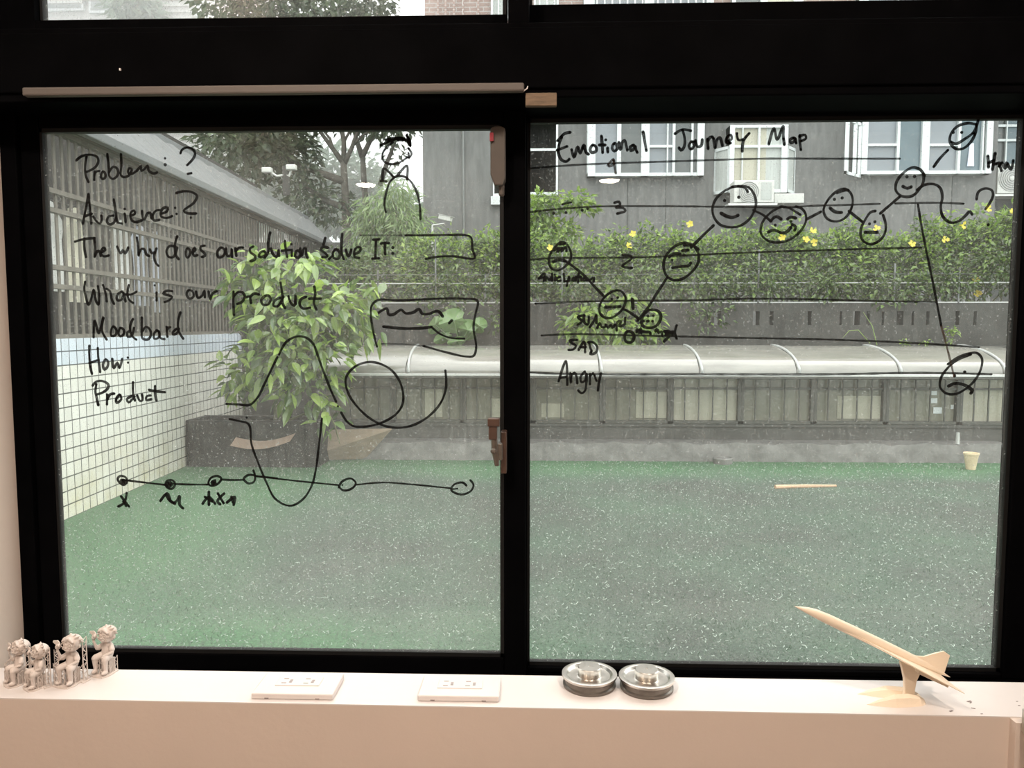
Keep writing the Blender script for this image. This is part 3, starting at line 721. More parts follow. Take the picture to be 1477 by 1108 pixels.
write('handwritten_digit', 'marker digit 0', pane2, YR, [('G', 4.0, '700 640 665 690 680 760 740 770 775 720 760 660 700 640')])
write('marker_dots', 'row of marker dots under the line for three', pane2, YR, [('A', 4.0, '62 1018;195 1010;368 985;425 968'), ('A', 2.6, '155 922 250 900')])
write('face_doodle', 'big smiling marker face', pane2, YR, [('C', 3.4,
 '340 90 220 150 110 260 70 380 90 490 170 590 290 625 430 610 560 520 630 400 650 290 610 160 540 90 420 80 330 90;410 85 500 100 540 155'), ('C', 4.4, '232 270;420 227;185 440 260 480 340 495 410 468')])
write('face_doodle', 'uneasy marker face with raised brows and a tear', pane2, YR, [('C', 3.2,
 '985 350 860 420 760 520 715 630 720 720 800 800 920 830 1080 800 1220 700 1310 560 1310 450 1260 380 1180 350;985 350 1080 365 1160 410 1240 460;615 400 740 460 850 550'), ('C', 4.0,
 '845 545 900 490 940 490 985 520;1070 515 1110 492 1180 505;905 598;1115 550;815 690 870 665 930 675 1000 705 1070 680 1115 625;1130 590 1180 620 1165 665')])
write('face_doodle', 'smiling marker face beside the uneasy one', pane2, YR, [('D', 3.2,
 '345 285 310 270 230 300 140 400 115 480 150 550 230 575 310 545 365 470 385 380 365 310 330 285 240 312'), ('D', 4.2, '215 370;287 357;175 450 220 485 280 492')])
write('face_doodle', 'straight-mouthed marker face open at the top', pane2, YR, [('D', 3.4,
 '595 478 550 490 500 560 460 650 470 740 540 785 620 760 680 690 690 600 665 515'), ('D', 4.0, '540 597;590 578'), ('D', 4.6, '500 675 610 675')])
write('face_doodle', 'smiling marker face with a wave trailing from it', pane2, YR, [('D', 3.6,
 '1050 150 1010 95 940 75 860 120 790 210 785 290 840 340 930 340 1000 280 1040 200 1040 130;980 285 1040 240 1130 228 1190 260 1215 340 1200 440 1220 530 1290 585 1370 570 1430 520 1470 482 1490 510'), ('D', 4.4, '887 160;957 158;850 250 890 268 925 255')])
write('face_doodle', 'grinning tilted marker face at the top', pane2, YR, [('E', 3.6,
 '540 90 470 78 370 110 315 180 310 250 360 305 420 305 490 250 540 150 545 100;320 245 360 262 430 225 520 155 560 50'), ('E', 4.2, '338 160;413 160')])
write('face_doodle', 'oval marker face with scribbled hair', pane2, YR, [('F', 3.2,
 '450 180 370 250 310 340 295 450 330 530 410 555 500 510 570 430 590 350 560 250 510 190 450 180'), ('F', 3.4, '360 290 430 250 400 315 470 250 460 305 520 240 525 300;440 210 500 200'), ('F', 4.0, '350 440 420 415 510 430')])
write('face_doodle', 'egg-shaped marker face with a flat mouth', pane2, YR, [('G', 3.2,
 '570 155 480 190 400 270 365 360 380 440 440 480 530 470 620 400 670 310 675 240 630 170 570 155'), ('G', 3.6, '512 258;583 240'), ('G', 4.2, '435 355 610 345')])
write('face_doodle', 'smallest marker face with a dotted mouth', pane2, YR, [('G', 4.0,
 '960 385 900 430 865 510 880 575 950 600 1030 580 1085 510 1090 440 1050 395 980 385'), ('G', 3.8, '940 460;1003 455;890 520;930 522;945 518;995 520')])
write('face_doodle', 'marker face with raised brows and a smirk', pane2, YR, [('J', 3.6,
 '690 630 560 600 430 660 340 770 315 880 350 1000 430 1055 540 1045 660 960 740 840 740 720 690 640 745 680;570 630 650 630'), ('J', 3.8,
 '385 770 440 735 520 738;545 695 620 688;420 812;570 752;425 905 540 890 630 875 650 845')])
write('face_doodle', 'frowning marker face over the gutter', pane2, YR, [('I', 3.2,
 '505 490 640 400 780 350 880 350 940 420 930 540 860 680 740 800 600 870 480 860 405 780 420 660 520 520 640 430 800 365'), ('I', 4.4, '590 640;720 590;515 770 600 735 700 750 780 790 815 830 800 860')])
write('link_stroke', 'marker links climbing between the faces', pane2, YR, [('F', 3.4, '515 430 600 490 760 620 900 770 1035 910'), ('G', 3.6, '640 375 700 400 830 490;815 515 880 440 960 330 1040 200 1170 0'),
 ('J', 3.8, '655 655 780 530 930 385'), ('Z', 3.4, '1163 316.5 1184 305.5'), ('D', 3.8, '350 480 470 575;640 500 820 345'), ('E', 3.6, '290 318 220 390 165 465'), ('Z', 3.0, '1324 295 1328 320 1335 357 1346 410 1357.5 470')])
write('link_stroke', 'fading end of the falling marker link', pane2, YR, [('Z', 2.6, '1357.5 470 1363 490 1370 518 1376 543')], 'ink_brown')
write('handwritten_word', 'marker scrawl like "Happy"', pane2, YR, [('E', 4.0, '645 370 650 470;710 345 685 490;650 430 700 410;715 440 760 430 745 460;750 450 765 500;770 430 800 480 810 430 850 490 870 410')])
write('question_mark', 'marker question mark by the yellow flowers', pane2, YR, [('E', 3.4, '545 755 560 690 620 658 680 675 690 720 660 790 625 840'), ('E', 4.2, '648 980')])
write('handwritten_word', 'marker word "Anticipation"', pane2, YR, [('F', 3.2, '160 665 235 590 225 695;180 655 235 645;250 690 265 640 300 690 320 640 330 690;335 600 340 690;380 640 375 690;370 610;440 640 400 660 410 695 450 690;490 600 500 700;560 640 530 760;560 650 570 690 520 700;620 650 600 690 640 680 650 640 650 690;690 590 680 710;650 640 720 640;720 650 725 690;760 650 740 690 780 690 770 650;800 690 840 680 895 650 885 710')])
write('handwritten_word', 'marker scrawl under the flat-mouthed face', pane2, YR, [('G', 3.4, '190 450 110 470 160 520 110 560;180 450 190 540 230 560 240 470;250 590 310 500 330 440 330 540;340 600 370 540 390 590 430 590;440 560 470 600 500 560 520 600 550 560;570 630 580 530 620 520 600 580 660 560 670 480')])
write('handwritten_word', 'marker scrawl "More Angry"', pane2, YR, [('G', 3.6, '805 650 815 610 835 660 855 600 860 660;880 640 920 650 960 650 970 670;1030 640 1045 610 1070 660 1100 640 1110 690;1130 640 1200 640 1140 690 1220 660 1130 760;1280 570 1260 650 1280 725'), ('G', 3.0, '1140 650 1230 660;1150 670 1240 640 1230 690')])
write('handwritten_word', 'marker word "SAD"', pane2, YR, [('H', 3.4, '525 205 420 215 450 250 510 290 480 340 405 350;550 350 630 230 645 385;580 310 655 310;690 240 760 240 820 310 800 390 720 410 730 380;700 240 720 320 740 370')])
write('handwritten_word', 'marker word "Angry"', pane2, YR, [('H', 3.3, '260 805 365 510 385 860;280 760 370 740;430 690 440 830 450 720 490 680 520 740 530 835;640 665 580 740 590 820 640 800 665 690 660 850 640 950 590 980 545 940;715 700 715 850;715 730 760 690;780 720 810 800;875 690 850 800 830 940')])
# ------------------------------------------------------------------ things on the sill
def outlet(x0, x1, yf, yb, label):
    a, b = onz(x0, yf, SZ), onz(x1, yf, SZ)
    back = onz((x0 + x1) / 2, yb, SZ + .008).y
    X0, X1, Y0, Y1 = a.x, b.x, a.y, min(back, 1.114)
    cx, cy = (X0 + X1) / 2, (Y0 + Y1) / 2
    o = empty('power_outlet', (cx, cy, SZ), label, 'power outlet', 'outlets set in the sill')
    MB().box(X0, Y0, SZ, X1, Y1, SZ + .009).build('cover_plate', M['white_plastic'], o, bevel=0.002)
    w, d = .032, .0165
    MB().box(cx - w, cy - d * .6, SZ + .008, cx + w, cy + d * 1.0, SZ + .0105).build('socket_module', M['white_plastic'], o, bevel=0.0006)
    for sx in (-.016, .016):
        s = MB()
        for dy in (-.0035, .010): s.box(cx + sx - .0085, cy + dy - .0009, SZ + .0101, cx + sx - .0015, cy + dy + .0009, SZ + .0107)
        s.build('socket_slots', M['slot'], o)
        MB().box(cx + sx + .002, cy - .002, SZ + .0101, cx + sx + .006, cy + .0065, SZ + .011).build('ground_pin_hole', M['led'], o)
    for sx in (-.036, .036): MB().box(cx + sx - .003, Y0 - .0002, SZ + .0015, cx + sx + .003, Y0 + .002, SZ + .0028).build('pry_notch', M['slot'], o)
    return o
outlet(362, 481, 1009, 971, 'white double power outlet on the sill closer to the grey figurines')
outlet(602, 720, 1012, 976, 'white double power outlet on the sill closer to the steel rollers')

def roller(px, py, label):
    p = onz(px, py, SZ)
    o = empty('steel_roller', (p.x, p.y, SZ), label, 'roller', 'turned steel rollers on the sill')
    MB().lathe([(.0345, .0125), (.0392, .0140), (.0402, .0150), (.0402, .0180), (.0365, .0186), (.0335, .0180), (.0300, .0150), (.0200, .0142), (.0172, .0148), (.0168, .0150), (.001, .0150)], 64).build('flange', M['steel'], o, local=True)
    MB().lathe([(.0375, 0), (.0385, .001), (.0385, .004), (.0360, .0055), (.0360, .0110), (.0390, .0128), (.0390, .0142), (.0330, .0142), (.0330, 0)], 64, closed=True).build('groove', M['steel_dark'], o, local=True)
    MB().lathe([(.0168, .0145), (.0170, .0272), (.0160, .0281), (.0020, .0283), (.0016, .0277), (.0001, .0277)], 48).build('hub', M['steel'], o, local=True)
    for ch in o.children:
        ch.data.polygons.foreach_set('use_smooth', [True] * len(ch.data.polygons))
        m = ch.modifiers.new('edge', 'EDGE_SPLIT'); m.split_angle = R(28)
    return o
roller(850, 988, 'turned steel roller touching the other, closer to the outlets')
roller(932.5, 992, 'turned steel roller touching the other, closer to the model plane')

# ---- model airliner on its stand, laid out in its own frame: x along the window, y away from it
pb = onz(1309, 1010, SZ)
s_ = pb.y / FOC
pl = empty('model_airplane', (pb.x, pb.y, SZ), 'cream delta wing model airplane climbing on a forked stand', 'model airplane')
def q(x, z, y=0.0): return Vector(((x - 1309) * s_, y * s_, (1007 - z) * s_ * 1.05))
n0, t0 = q(1143, 871), q(1369, 973)
ax = (t0 - n0); LEN = ax.length; ax.normalize()
upv = Vector((-ax.z, 0, ax.x)); upv = upv if upv.z > 0 else -upv
FM = Matrix(((ax.x, 0, upv.x, n0.x), (ax.y, 1, upv.y, n0.y), (ax.z, 0, upv.z, n0.z), (0, 0, 0, 1)))      # local: along, across, up
U = LEN
prof = [(0, .001), (.03, .0085), (.07, .0165), (.12, .023), (.2, .0275), (.35, .029), (.55, .029), (.72, .027), (.85, .021), (.94, .011), (1.0, .001)]
fz = MB()
ringn = 16
vs_, fs_ = [], []
for i, (t, r) in enumerate(prof):
    cz = -.016 * max(0, (.14 - t) / .14) ** 1.5
    for k in range(ringn):
        a = 2 * math.pi * k / ringn
        vs_.append(FM @ Vector((t * U, r * U * math.cos(a), (cz + r * 1.08 * math.sin(a)) * U)))
for i in range(len(prof) - 1):
    for k in range(ringn): fs_.append((i*ringn + k, i*ringn + (k+1) % ringn, (i+1)*ringn + (k+1) % ringn, (i+1)*ringn + k))
fz.add(vs_, fs_); fz.build('fuselage', M['cream'], pl, smooth=True, local=True)
for sgn in (-1, 1):
    wpts = [(.30, .018), (.38, .030), (.47, .048), (.56, .075), (.66, .105), (.76, .135), (.85, .160), (.93, .182), (.985, .190), (.985, .172), (.955, .110), (.945, .06), (.94, .0)]
    wm = MB(); top, bot = [], []
    for (t, y) in [(.30, 0)] + wpts:
        th = .0052 * (1 - y / .25)
        top.append(FM @ Vector((t * U, sgn * y * U, (-.015 + th) * U))); bot.append(FM @ Vector((t * U, sgn * y * U, (-.015 - th) * U)))
    n = len(top)
    wm.add(top + bot, [tuple(range(n)), tuple(range(n, 2*n))[::-1]] + [(i, (i+1) % n, n + (i+1) % n, n + i) for i in range(n)])
    wm.build('wing', M['cream'], pl, local=True, bevel=0.0003)
    MB().box(.76 * U, sgn * .055 * U, -.045 * U, .955 * U, sgn * .095 * U, -.018 * U, FM).build('engine_pod', M['cream'], pl, local=True, bevel=0.0012)
fin = [(1310, 940), (1320, 943), (1330, 943.5), (1344, 939), (1358, 935.5), (1367, 941.5), (1363, 956), (1360, 967), (1352, 966), (1330, 957)]
fm = MB(); fm.prism([((x - 1309) * s_, (1007 - z) * s_ * 1.05) for x, z in fin], .0026, Matrix(((1, 0, 0, 0), (0, 0, 1, -.0013), (0, 1, 0, 0), (0, 0, 0, 1))))
fm.build('tail_fin', M['cream'], pl, local=True, bevel=0.0005)
pil = [(1295, 951), (1299, 964), (1302, 976), (1303, 988), (1301, 1007), (1318, 1007), (1318, 990), (1320, 978), (1325, 966), (1312, 956)]
pm = MB(); pm.prism([((x - 1309) * s_, (1007 - z) * s_ * 1.05) for x, z in pil], .007, Matrix(((1, 0, 0, 0), (0, 0, 1, -.0035), (0, 1, 0, 0), (0, 0, 0, 1))))
stand = pm.build('stand', M['cream'], pl, local=True, bevel=0.0012)
bm_ = MB()
for sgn in (-1, 1):
    sec = [(-66, 13, .3, .3), (-48, 12.5, 9, 8), (-26, 11, 16, 15), (-4, 8.5, 17, 15), (12, 7, 15, 11), (20, 5, 10, 6), (23, 3, 3, 1)]
    vs_, fs_ = [], []
    for (x, yc, w, h) in sec:
        for (dy, dz) in ((-.5, 0), (-.28, .75), (0, 1), (.28, .75), (.5, 0)):
            vs_.append(Vector((x * s_, (sgn * yc + dy * w) * s_ * 1.25, h * dz * s_)))
    for i in range(len(sec) - 1):
        for k in range(5): fs_.append((i*5 + k, i*5 + (k+1) % 5, (i+1)*5 + (k+1) % 5, (i+1)*5 + k))
    fs_ += [tuple(range(5)), tuple(range((len(sec)-1)*5, len(sec)*5))[::-1]]
    bm_.add(vs_, fs_)
bm_.box(-14 * s_, -7 * s_, 0, 18 * s_, 7 * s_, 7 * s_)
bm_.build('forked_foot', M['cream'], stand, local=True)

# ---- seated boy figurines, printed in grey resin
def hand(mb, c, d, up):
    d, up = Vector(d).normalized(), Vector(up).normalized(); sd = d.cross(up).normalized(); c = Vector(c)
    mb.ball(c, 2.2, 8, 6)
    for k, l in zip((-1.5, -.5, .5, 1.5), (2.6, 3.3, 3.1, 2.3)):
        b = c + d * 1.6 + sd * k * .95
        mb.capsule(b, b + d * l * .6 - up * .5, .75, .65, 6); mb.capsule(b + d * l * .6 - up * .5, b + d * l - up * 1.5, .65, .55, 6)
    mb.capsule(c + sd * -1.6, c + sd * -2.9 + d * 1.9, .8, .65, 6)
def figurine(px, py, yaw, sc, label, supports, lean=0.0):
    p = onz(px, py, SZ)
    o = empty('boy_figurine', (p.x, p.y, SZ), label, 'figurine', 'grey printed boy figurines', rot=(0, 0, R(yaw)))
    k = .001 * sc
    T = Matrix.Scale(k, 4)
    HT = Matrix.Translation((4, 1, 47)) @ Matrix.Rotation(R(lean), 4, 'X') @ Matrix.Rotation(R(6), 4, 'Y') @ Matrix.Translation((-4, -1, -47))
    def put(mb, name, m, rem=0, par=None, head=False, smooth=True):
        mb.v = [tuple(T @ (HT @ Vector(v) if head else Vector(v))) for v in mb.v]
        return mb.build(name, m, par or o, smooth=smooth, remesh=rem * k, local=True)
    b = MB()
    b.ball((3, 2, 27), (9, 8, 7)); b.capsule((3, 2, 29), (4, 2, 43), 7.6, 6.6, 12); b.capsule((4, 1.5, 44), (4.5, 1, 52), 3, 3, 8)
    hd = MB(); hd.ball((5, 0, 60), (12, 11.5, 11.5), 18, 12); hd.ball((4, -4.5, 55.5), (8, 7, 6)); hd.ball((4.6, -11.6, 58), (1.7, 2.0, 1.5), 8, 6)
    for sx in (-1, 1):
        hd.ball((5 + sx * 12, 1.5, 58.5), (1.8, 2.6, 3.4), 8, 6); hd.ball((5 + sx * 4.6, -10.2, 61.3), (1.9, 1.2, 1.5), 8, 6)
        hd.ball((5 + sx * 6.5, -8.4, 55.5), (3, 2.4, 2.4), 8, 6)
    hd.tube([(1.2, -10.3, 55.3), (3, -11.2, 54.1), (5, -11.5, 53.8), (7, -11.2, 54.1), (8.8, -10.3, 55.3)], .75, 6)
    b.add([HT @ Vector(v) for v in hd.v], hd.f)
    for sx in (-1, 1):
        b.capsule((3 + sx * 5, 0, 27), (3 + sx * 9.5, -13, 26), 5.4, 4.6, 10)
        b.capsule((3 + sx * 9.5, -13, 26), (3 + sx * 9, -12, 9), 4.3, 3.1, 10)
        b.ball((3 + sx * 9.3, -14.5, 6), (3.6, 6.2, 3.3), 10, 6)
    b.capsule((11, 2, 42.5), (16, -2, 34), 3.4, 2.9, 8); b.capsule((16, -2, 34), (10.5, -11, 31), 2.8, 2.1, 8); hand(b, (9.5, -12.2, 31), (-.6, -.7, -.3), (0, -.3, 1))
    b.capsule((-3.5, 1, 42.5), (-11, -3, 37), 3.4, 2.8, 8); b.capsule((-11, -3, 37), (-13, -6, 47.5), 2.7, 2.1, 8); hand(b, (-13, -6.5, 49), (-.2, -.1, 1), (0, -1, .1))
    body = put(b, 'body', M['pla'], 0.75)
    sh = MB(); sh.capsule((3, 2, 29), (4, 2, 42.5), 8.4, 7.3, 12); sh.ball((3, 2, 28), (9.6, 8.4, 5)); sh.capsule((10.5, 2, 43), (14.6, -.5, 37.5), 3.9, 4.3, 8); sh.capsule((-3, 1.2, 43), (-8.6, -1.8, 38.6), 3.9, 4.3, 8)
    put(sh, 'shirt', M['pla_shirt'], 0.8)
    tr = MB()
    for sx in (-1, 1): tr.capsule((3 + sx * 5, 0, 27.2), (3 + sx * 9, -11.5, 26.3), 6.0, 5.5, 10)
    put(tr, 'shorts', M['pla_shirt'], 0.8)
    hr = MB(); hr.ball((5, 1.6, 65.2), (12.7, 11.9, 8.6), 18, 12); hr.capsule((6, -8, 71), (-4, -9.6, 66.4), 2.4, 1.3, 8); hr.capsule((4, -9, 70.5), (2.5, -11.2, 66.8), 2.3, 1.2, 8); hr.capsule((6, -8.5, 71), (13, -9, 67), 2.4, 1.3, 8); hr.ball((-5.5, -3, 64), (2.6, 5, 6)); hr.ball((15.5, -3, 64), (2.6, 5, 6))
    for (x, y, z, dx, dz, r) in ((12, -2, 70, 7, 5, 3.0), (14, 0, 68, 9, 2.5, 2.8), (9, -1, 72, 3, 5, 2.6), (3, 0, 73, -1, 3.4, 2.6), (15, 2, 66, 7, -.5, 2.6)): hr.capsule((x, y, z), (x + dx, y, z + dz), r, .8, 8)
    put(hr, 'hair', M['pla'], 0.75, head=True)
    gl_ = MB()
    for sx in (-1, 1):
        gl_.tube([(5 + sx * 5 + 4.1 * math.cos(a), -11.0 - .5 * math.cos(a * 2), 61.3 + 3.7 * math.sin(a)) for a in [2 * math.pi * j / 16 for j in range(17)]], .62, 6, cap=False)
        gl_.tube([(5 + sx * 9, -10.6, 62), (5 + sx * 12.3, -3, 61.5), (5 + sx * 12.4, 1, 60.5)], .55, 6)
    gl_.tube([(4, -11.3, 62), (5, -11.8, 62.4), (6, -11.3, 62)], .55, 6)
    put(gl_, 'glasses', M['pla'], head=True)
    bd = MB(); bd.ball((-13, -6, 56), (3.4, 4.4, 4.2), 10, 8); bd.ball((-9.6, -8, 59), 2.7, 10, 6); bd.capsule((-8, -9.5, 59), (-5.6, -10.6, 58.2), 1, .4, 6)
    bd.prism([(-15, 57), (-22, 62), (-21.5, 65), (-13, 66), (-9, 62), (-11, 57)], 1.6, Matrix(((1, 0, 0, 0), (0, 0, 1, -6), (0, 1, 0, 0), (0, 0, 0, 1))))
    bd.capsule((-15, -4, 53), (-19, -3, 50), 1.6, .7, 6)
    put(bd, 'bird', M['pla'], 0.7)
    rf = MB(); rf.prism([(-15, -18), (-2, -22), (14, -21), (19, -12), (17, 9), (4, 13), (-9, 10), (-14, -4)], 1.6)
    put(rf, 'base_raft', M['pla'], smooth=False)
    sp_ = MB()
    def truss(x0, y0, x1, y1, z0, z1, step=6, r=.55):
        a, c = Vector((x0, y0, z0)), Vector((x1, y1, z0))
        sp_.tube([a, a + Vector((0, 0, z1 - z0))], r, 5); sp_.tube([c, c + Vector((0, 0, z1 - z0))], r, 5)
        z, fl = z0, 0
        while z < z1 - 1:
            zz = min(z1, z + step)
            u, v = (a, c) if fl else (c, a)
            sp_.tube([(u.x, u.y, z), (v.x, v.y, zz)], r * .85, 5); z = zz; fl = 1 - fl
    st = MB(); st.box(-5, -3, 1.2, 11, 9, 21)
    for x in (-9, -4, 1, 6, 11): 
        for y in (-12, -7): sp_.tube([(x, y, 1), (x + rnd.uniform(-1, 1), y + 1, 23)], .9, 5)
    for y in (-12, -5, 4): truss(14, y, 14, y + 6, 1, 24); truss(-10, y, -10, y + 5, 1, 22)
    truss(-9, -13, 3, -13, 1, 21, 7); truss(3, -13, 12, -13, 1, 21, 7)
    put(st, 'seat_block', M['pla'], smooth=False)
    if supports:
        truss(21, 4, 21, 12, 1, 68, 7); truss(14, 11, 21, 11, 1, 62, 7); truss(-22, -4, -15, -4, 1, 50, 6); truss(-22, 3, -22, -4, 1, 46, 6)
        truss(-15, -14, -8, -14, 1, 34, 6); truss(-12, -16, -4, -17, 1, 22, 6); truss(-15, -4, -15, -14, 1, 30, 6)
        sp_.tube([(-15, -14, 30), (-4, -14, 40), (3, -9, 46)], .8, 5); sp_.tube([(-15, -10, 26), (-6, -15, 33)], .8, 5)
        sp_.prism([(-25, -8), (-12, -18), (-2, -20), (0, 6), (-20, 8)], 1.4); sp_.prism([(10, 2), (24, 0), (25, 14), (10, 14)], 1.4)
    put(sp_, 'support_lattice', M['pla'], smooth=False)
    return o
figurine(152, 969, -14, .98, 'grey boy figurine standing clear of the others beside the sash rail', False)
figurine(101, 984, -10, .98, 'grey boy figurine caged in tall printing supports, closest to the lone one', True)
figurine(55, 989, -34, .86, 'grey boy figurine with supports between two others', True, -10)
figurine(27, 984, -34, .88, 'grey boy figurine with supports beside the left wall', True, -10)
# ------------------------------------------------------------------ the courtyard
def leaf_cloud(mb, n, ells, L, W, droop=.4, rg=None, shell=.55, lean=None, oval=False):
    rg = rg or rnd
    wts = [e[1][0] * e[1][1] * e[1][2] for e in ells]
    for _ in range(n):
        c, r = rg.choices(ells, wts)[0]
        while True:
            v = Vector((rg.uniform(-1, 1), rg.uniform(-1, 1), rg.uniform(-1, 1)))
            if .02 < v.length <= 1: break
        v = v.normalized() * (shell + (1 - shell) * rg.random() ** .5) * (1 if rg.random() > .25 else rg.random())
        p = Vector((c[0] + v.x * r[0], c[1] + v.y * r[1], c[2] + v.z * r[2]))
        d = Vector((v.x + rg.gauss(0, .55), v.y + rg.gauss(0, .55), v.z * .6 - droop + rg.gauss(0, .45)))
        if lean: d += Vector(lean)
        d.normalize()
        up = Vector((rg.gauss(0, .4), rg.gauss(0, .4) - .25, 1))
        sd = d.cross(up); sd = sd.normalized() if sd.length > 1e-4 else Vector((1, 0, 0))
        nn = sd.cross(d)
        l = L * rg.uniform(.65, 1.25); w = W * rg.uniform(.75, 1.2)
        b = p
        if oval:                                   # broad leaf: pointed oval, folded along the rib, tip curling down
            prof_ = ((.10, .55), (.30, .95), (.52, .92), (.74, .58))
            rib = [b + d * l * t - Vector((0, 0, l * .22 * t * t)) for t in (0, .10, .30, .52, .74, 1)]
            lft = [rib[i + 1] + sd * w * .5 * k + nn * w * .14 * k for i, (t, k) in enumerate(prof_)]
            rgt = [rib[i + 1] - sd * w * .5 * k + nn * w * .14 * k for i, (t, k) in enumerate(prof_)]
            fs_ = [(0, 6, 1), (4, 9, 5), (0, 1, 10), (4, 5, 13)]
            for i in range(3): fs_ += [(1 + i, 6 + i, 7 + i, 2 + i), (1 + i, 2 + i, 11 + i, 10 + i)]
            mb.add(rib + lft + rgt, fs_)
            continue
        mb.add([b, b + d * l * .45 + sd * w * .5 + nn * w * .16, b + d * l - nn * l * .10, b + d * l * .45 - sd * w * .5 + nn * w * .16, b + d * l * .5], [(0, 1, 4), (1, 2, 4), (2, 3, 4), (3, 0, 4)])
    return mb
def ell(x, y, Y, rx, ry, dep):
    c = at(x, y, Y); k = Y / FOC
    return (tuple(c), (rx * k, dep, ry * k))

# ---- ground
gm = MB().box(-6.0, 1.27, -0.2, 9.0, 8.52, 0.0)
struct('turf_ground', gm, M['turf'])
struct('far_ground', MB().box(-40, 8.52, -0.25, 30, 60, -0.02), M['base'])
bl = MB()
rg = random.Random(11)
for _ in range(42000):
    Y = 3.2 + 5.25 * rg.random() ** 1.25
    X = rg.uniform(max(-3.5 - .043 * Y * 1.0 + .17, -.78 * Y - .15), .72 * Y + .15)
    h = rg.uniform(.008, .022); a = rg.uniform(0, 6.28); w = .0022
    dx, dy = math.cos(a) * w, math.sin(a) * w
    tx, ty = rg.gauss(0, .012), rg.gauss(0, .012)
    bl.add([(X - dx, Y - dy, 0), (X + dx, Y + dy, 0), (X + tx, Y + ty, h)], [(0, 1, 2)])
tag(bl.build('turf_pile', M['blade']), 'short worn green turf covering the courtyard', 'turf', None, 'stuff')
fb = MB()
for _ in range(9000):
    Y = 3.2 + 5.2 * rg.random()
    X = rg.uniform(max(-3.5, -.78 * Y), .72 * Y)
    l = rg.uniform(.004, .014) * (2.2 if rg.random() < .06 else 1); a = rg.uniform(0, 6.28); z = rg.uniform(.004, .02)
    pts = [(X, Y, z), (X + math.cos(a) * l * .5, Y + math.sin(a) * l * .5, z + l * rg.uniform(0, .5)), (X + math.cos(a + .6) * l, Y + math.sin(a + .6) * l, z + rg.uniform(0, .01))]
    fb.tube(pts, .0018, 3, cap=False)
tag(fb.build('turf_litter', M['fibre']), 'pale fibres and rain splashes scattered over the turf', 'litter', None, 'stuff')

# ---- tiled wall on the left with a slatted screen and lean-to roof on top
wo_ = Vector((-3.636, 5.683, 0)); wa = math.atan2(.0428, 1.0)
WM = Matrix.Translation(wo_) @ Matrix.Rotation(wa, 4, 'Z')          # local y runs along the wall, +x faces the court
def wl(x, y, z): return WM @ Vector((x, y, z))
tw = MB().box(-.18, -4.4, 0, 0, 5.4, 1.40)
t_ = tw.build('tiled_wall', M['tile'], None, kind='structure'); t_.matrix_world = WM
scr = empty('slatted_screen', (0, 0, 0), 'tall grey brown screen of upright slats on top of the tiled wall', 'screen'); scr.location = wo_ + Vector((0, 0, 1.40)); scr.rotation_euler = (0, 0, wa)
S = MB(); y = -1.6
while y < 9.2:
    S.box(-.045, y - .0155, 0.03, -.033, y + .0155, 1.60); y += .105
S.build('slats', M['slat'], scr, local=True)
for z in (.015, .40, .545, .975, 1.12, 1.58):
    MB().box(-.065, -1.7, z - .018, -.012, 9.3, z + .018).build('rail', M['slat'], scr, local=True)
for y in (-.6, 2.1, 4.8, 7.5):
    MB().box(-.10, y - .035, 0, -.05, y + .035, 1.6).build('post', M['slat'], scr, local=True)
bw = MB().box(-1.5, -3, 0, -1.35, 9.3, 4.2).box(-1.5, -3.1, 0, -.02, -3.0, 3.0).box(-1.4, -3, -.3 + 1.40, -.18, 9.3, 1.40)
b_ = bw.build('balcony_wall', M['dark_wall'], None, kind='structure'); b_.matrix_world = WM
rf = empty('lean_to_roof', (0, 0, 0), 'grey sheet lean-to roof sloping over the slatted screen', 'roof'); rf.location = wo_ + Vector((0, 0, 3.0)); rf.rotation_euler = (0, 0, wa)
r_ = MB(); n = 60; vs_, fs_ = [], []
for i in range(n + 1):
    yy = -3 + 12.4 * i / n
    w = .012 * math.cos(i * math.pi)
    vs_ += [(.13, yy, .045 + w), (-.42, yy, .58 + w), (.13, yy, .030 + w), (-.42, yy, .565 + w)]
for i in range(n):
    a = 4 * i; fs_ += [(a, a+1, a+5, a+4), (a+2, a+6, a+7, a+3), (a, a+4, a+6, a+2), (a+1, a+3, a+7, a+5)]
r_.add(vs_, fs_).build('roof_sheet', M['roof'], rf, local=True)
MB().box(.10, -3, -.03, .17, 9.4, .05).build('gutter', M['fascia'], rf, local=True, bevel=.01)
MB().box(-.06, -3, 0.0, .02, 9.4, .06).build('wall_plate', M['slat'], rf, local=True)
MB().box(-.50, -3, .52, -.40, 9.4, .62).build('ridge_cap', M['fascia'], rf, local=True, bevel=.01)
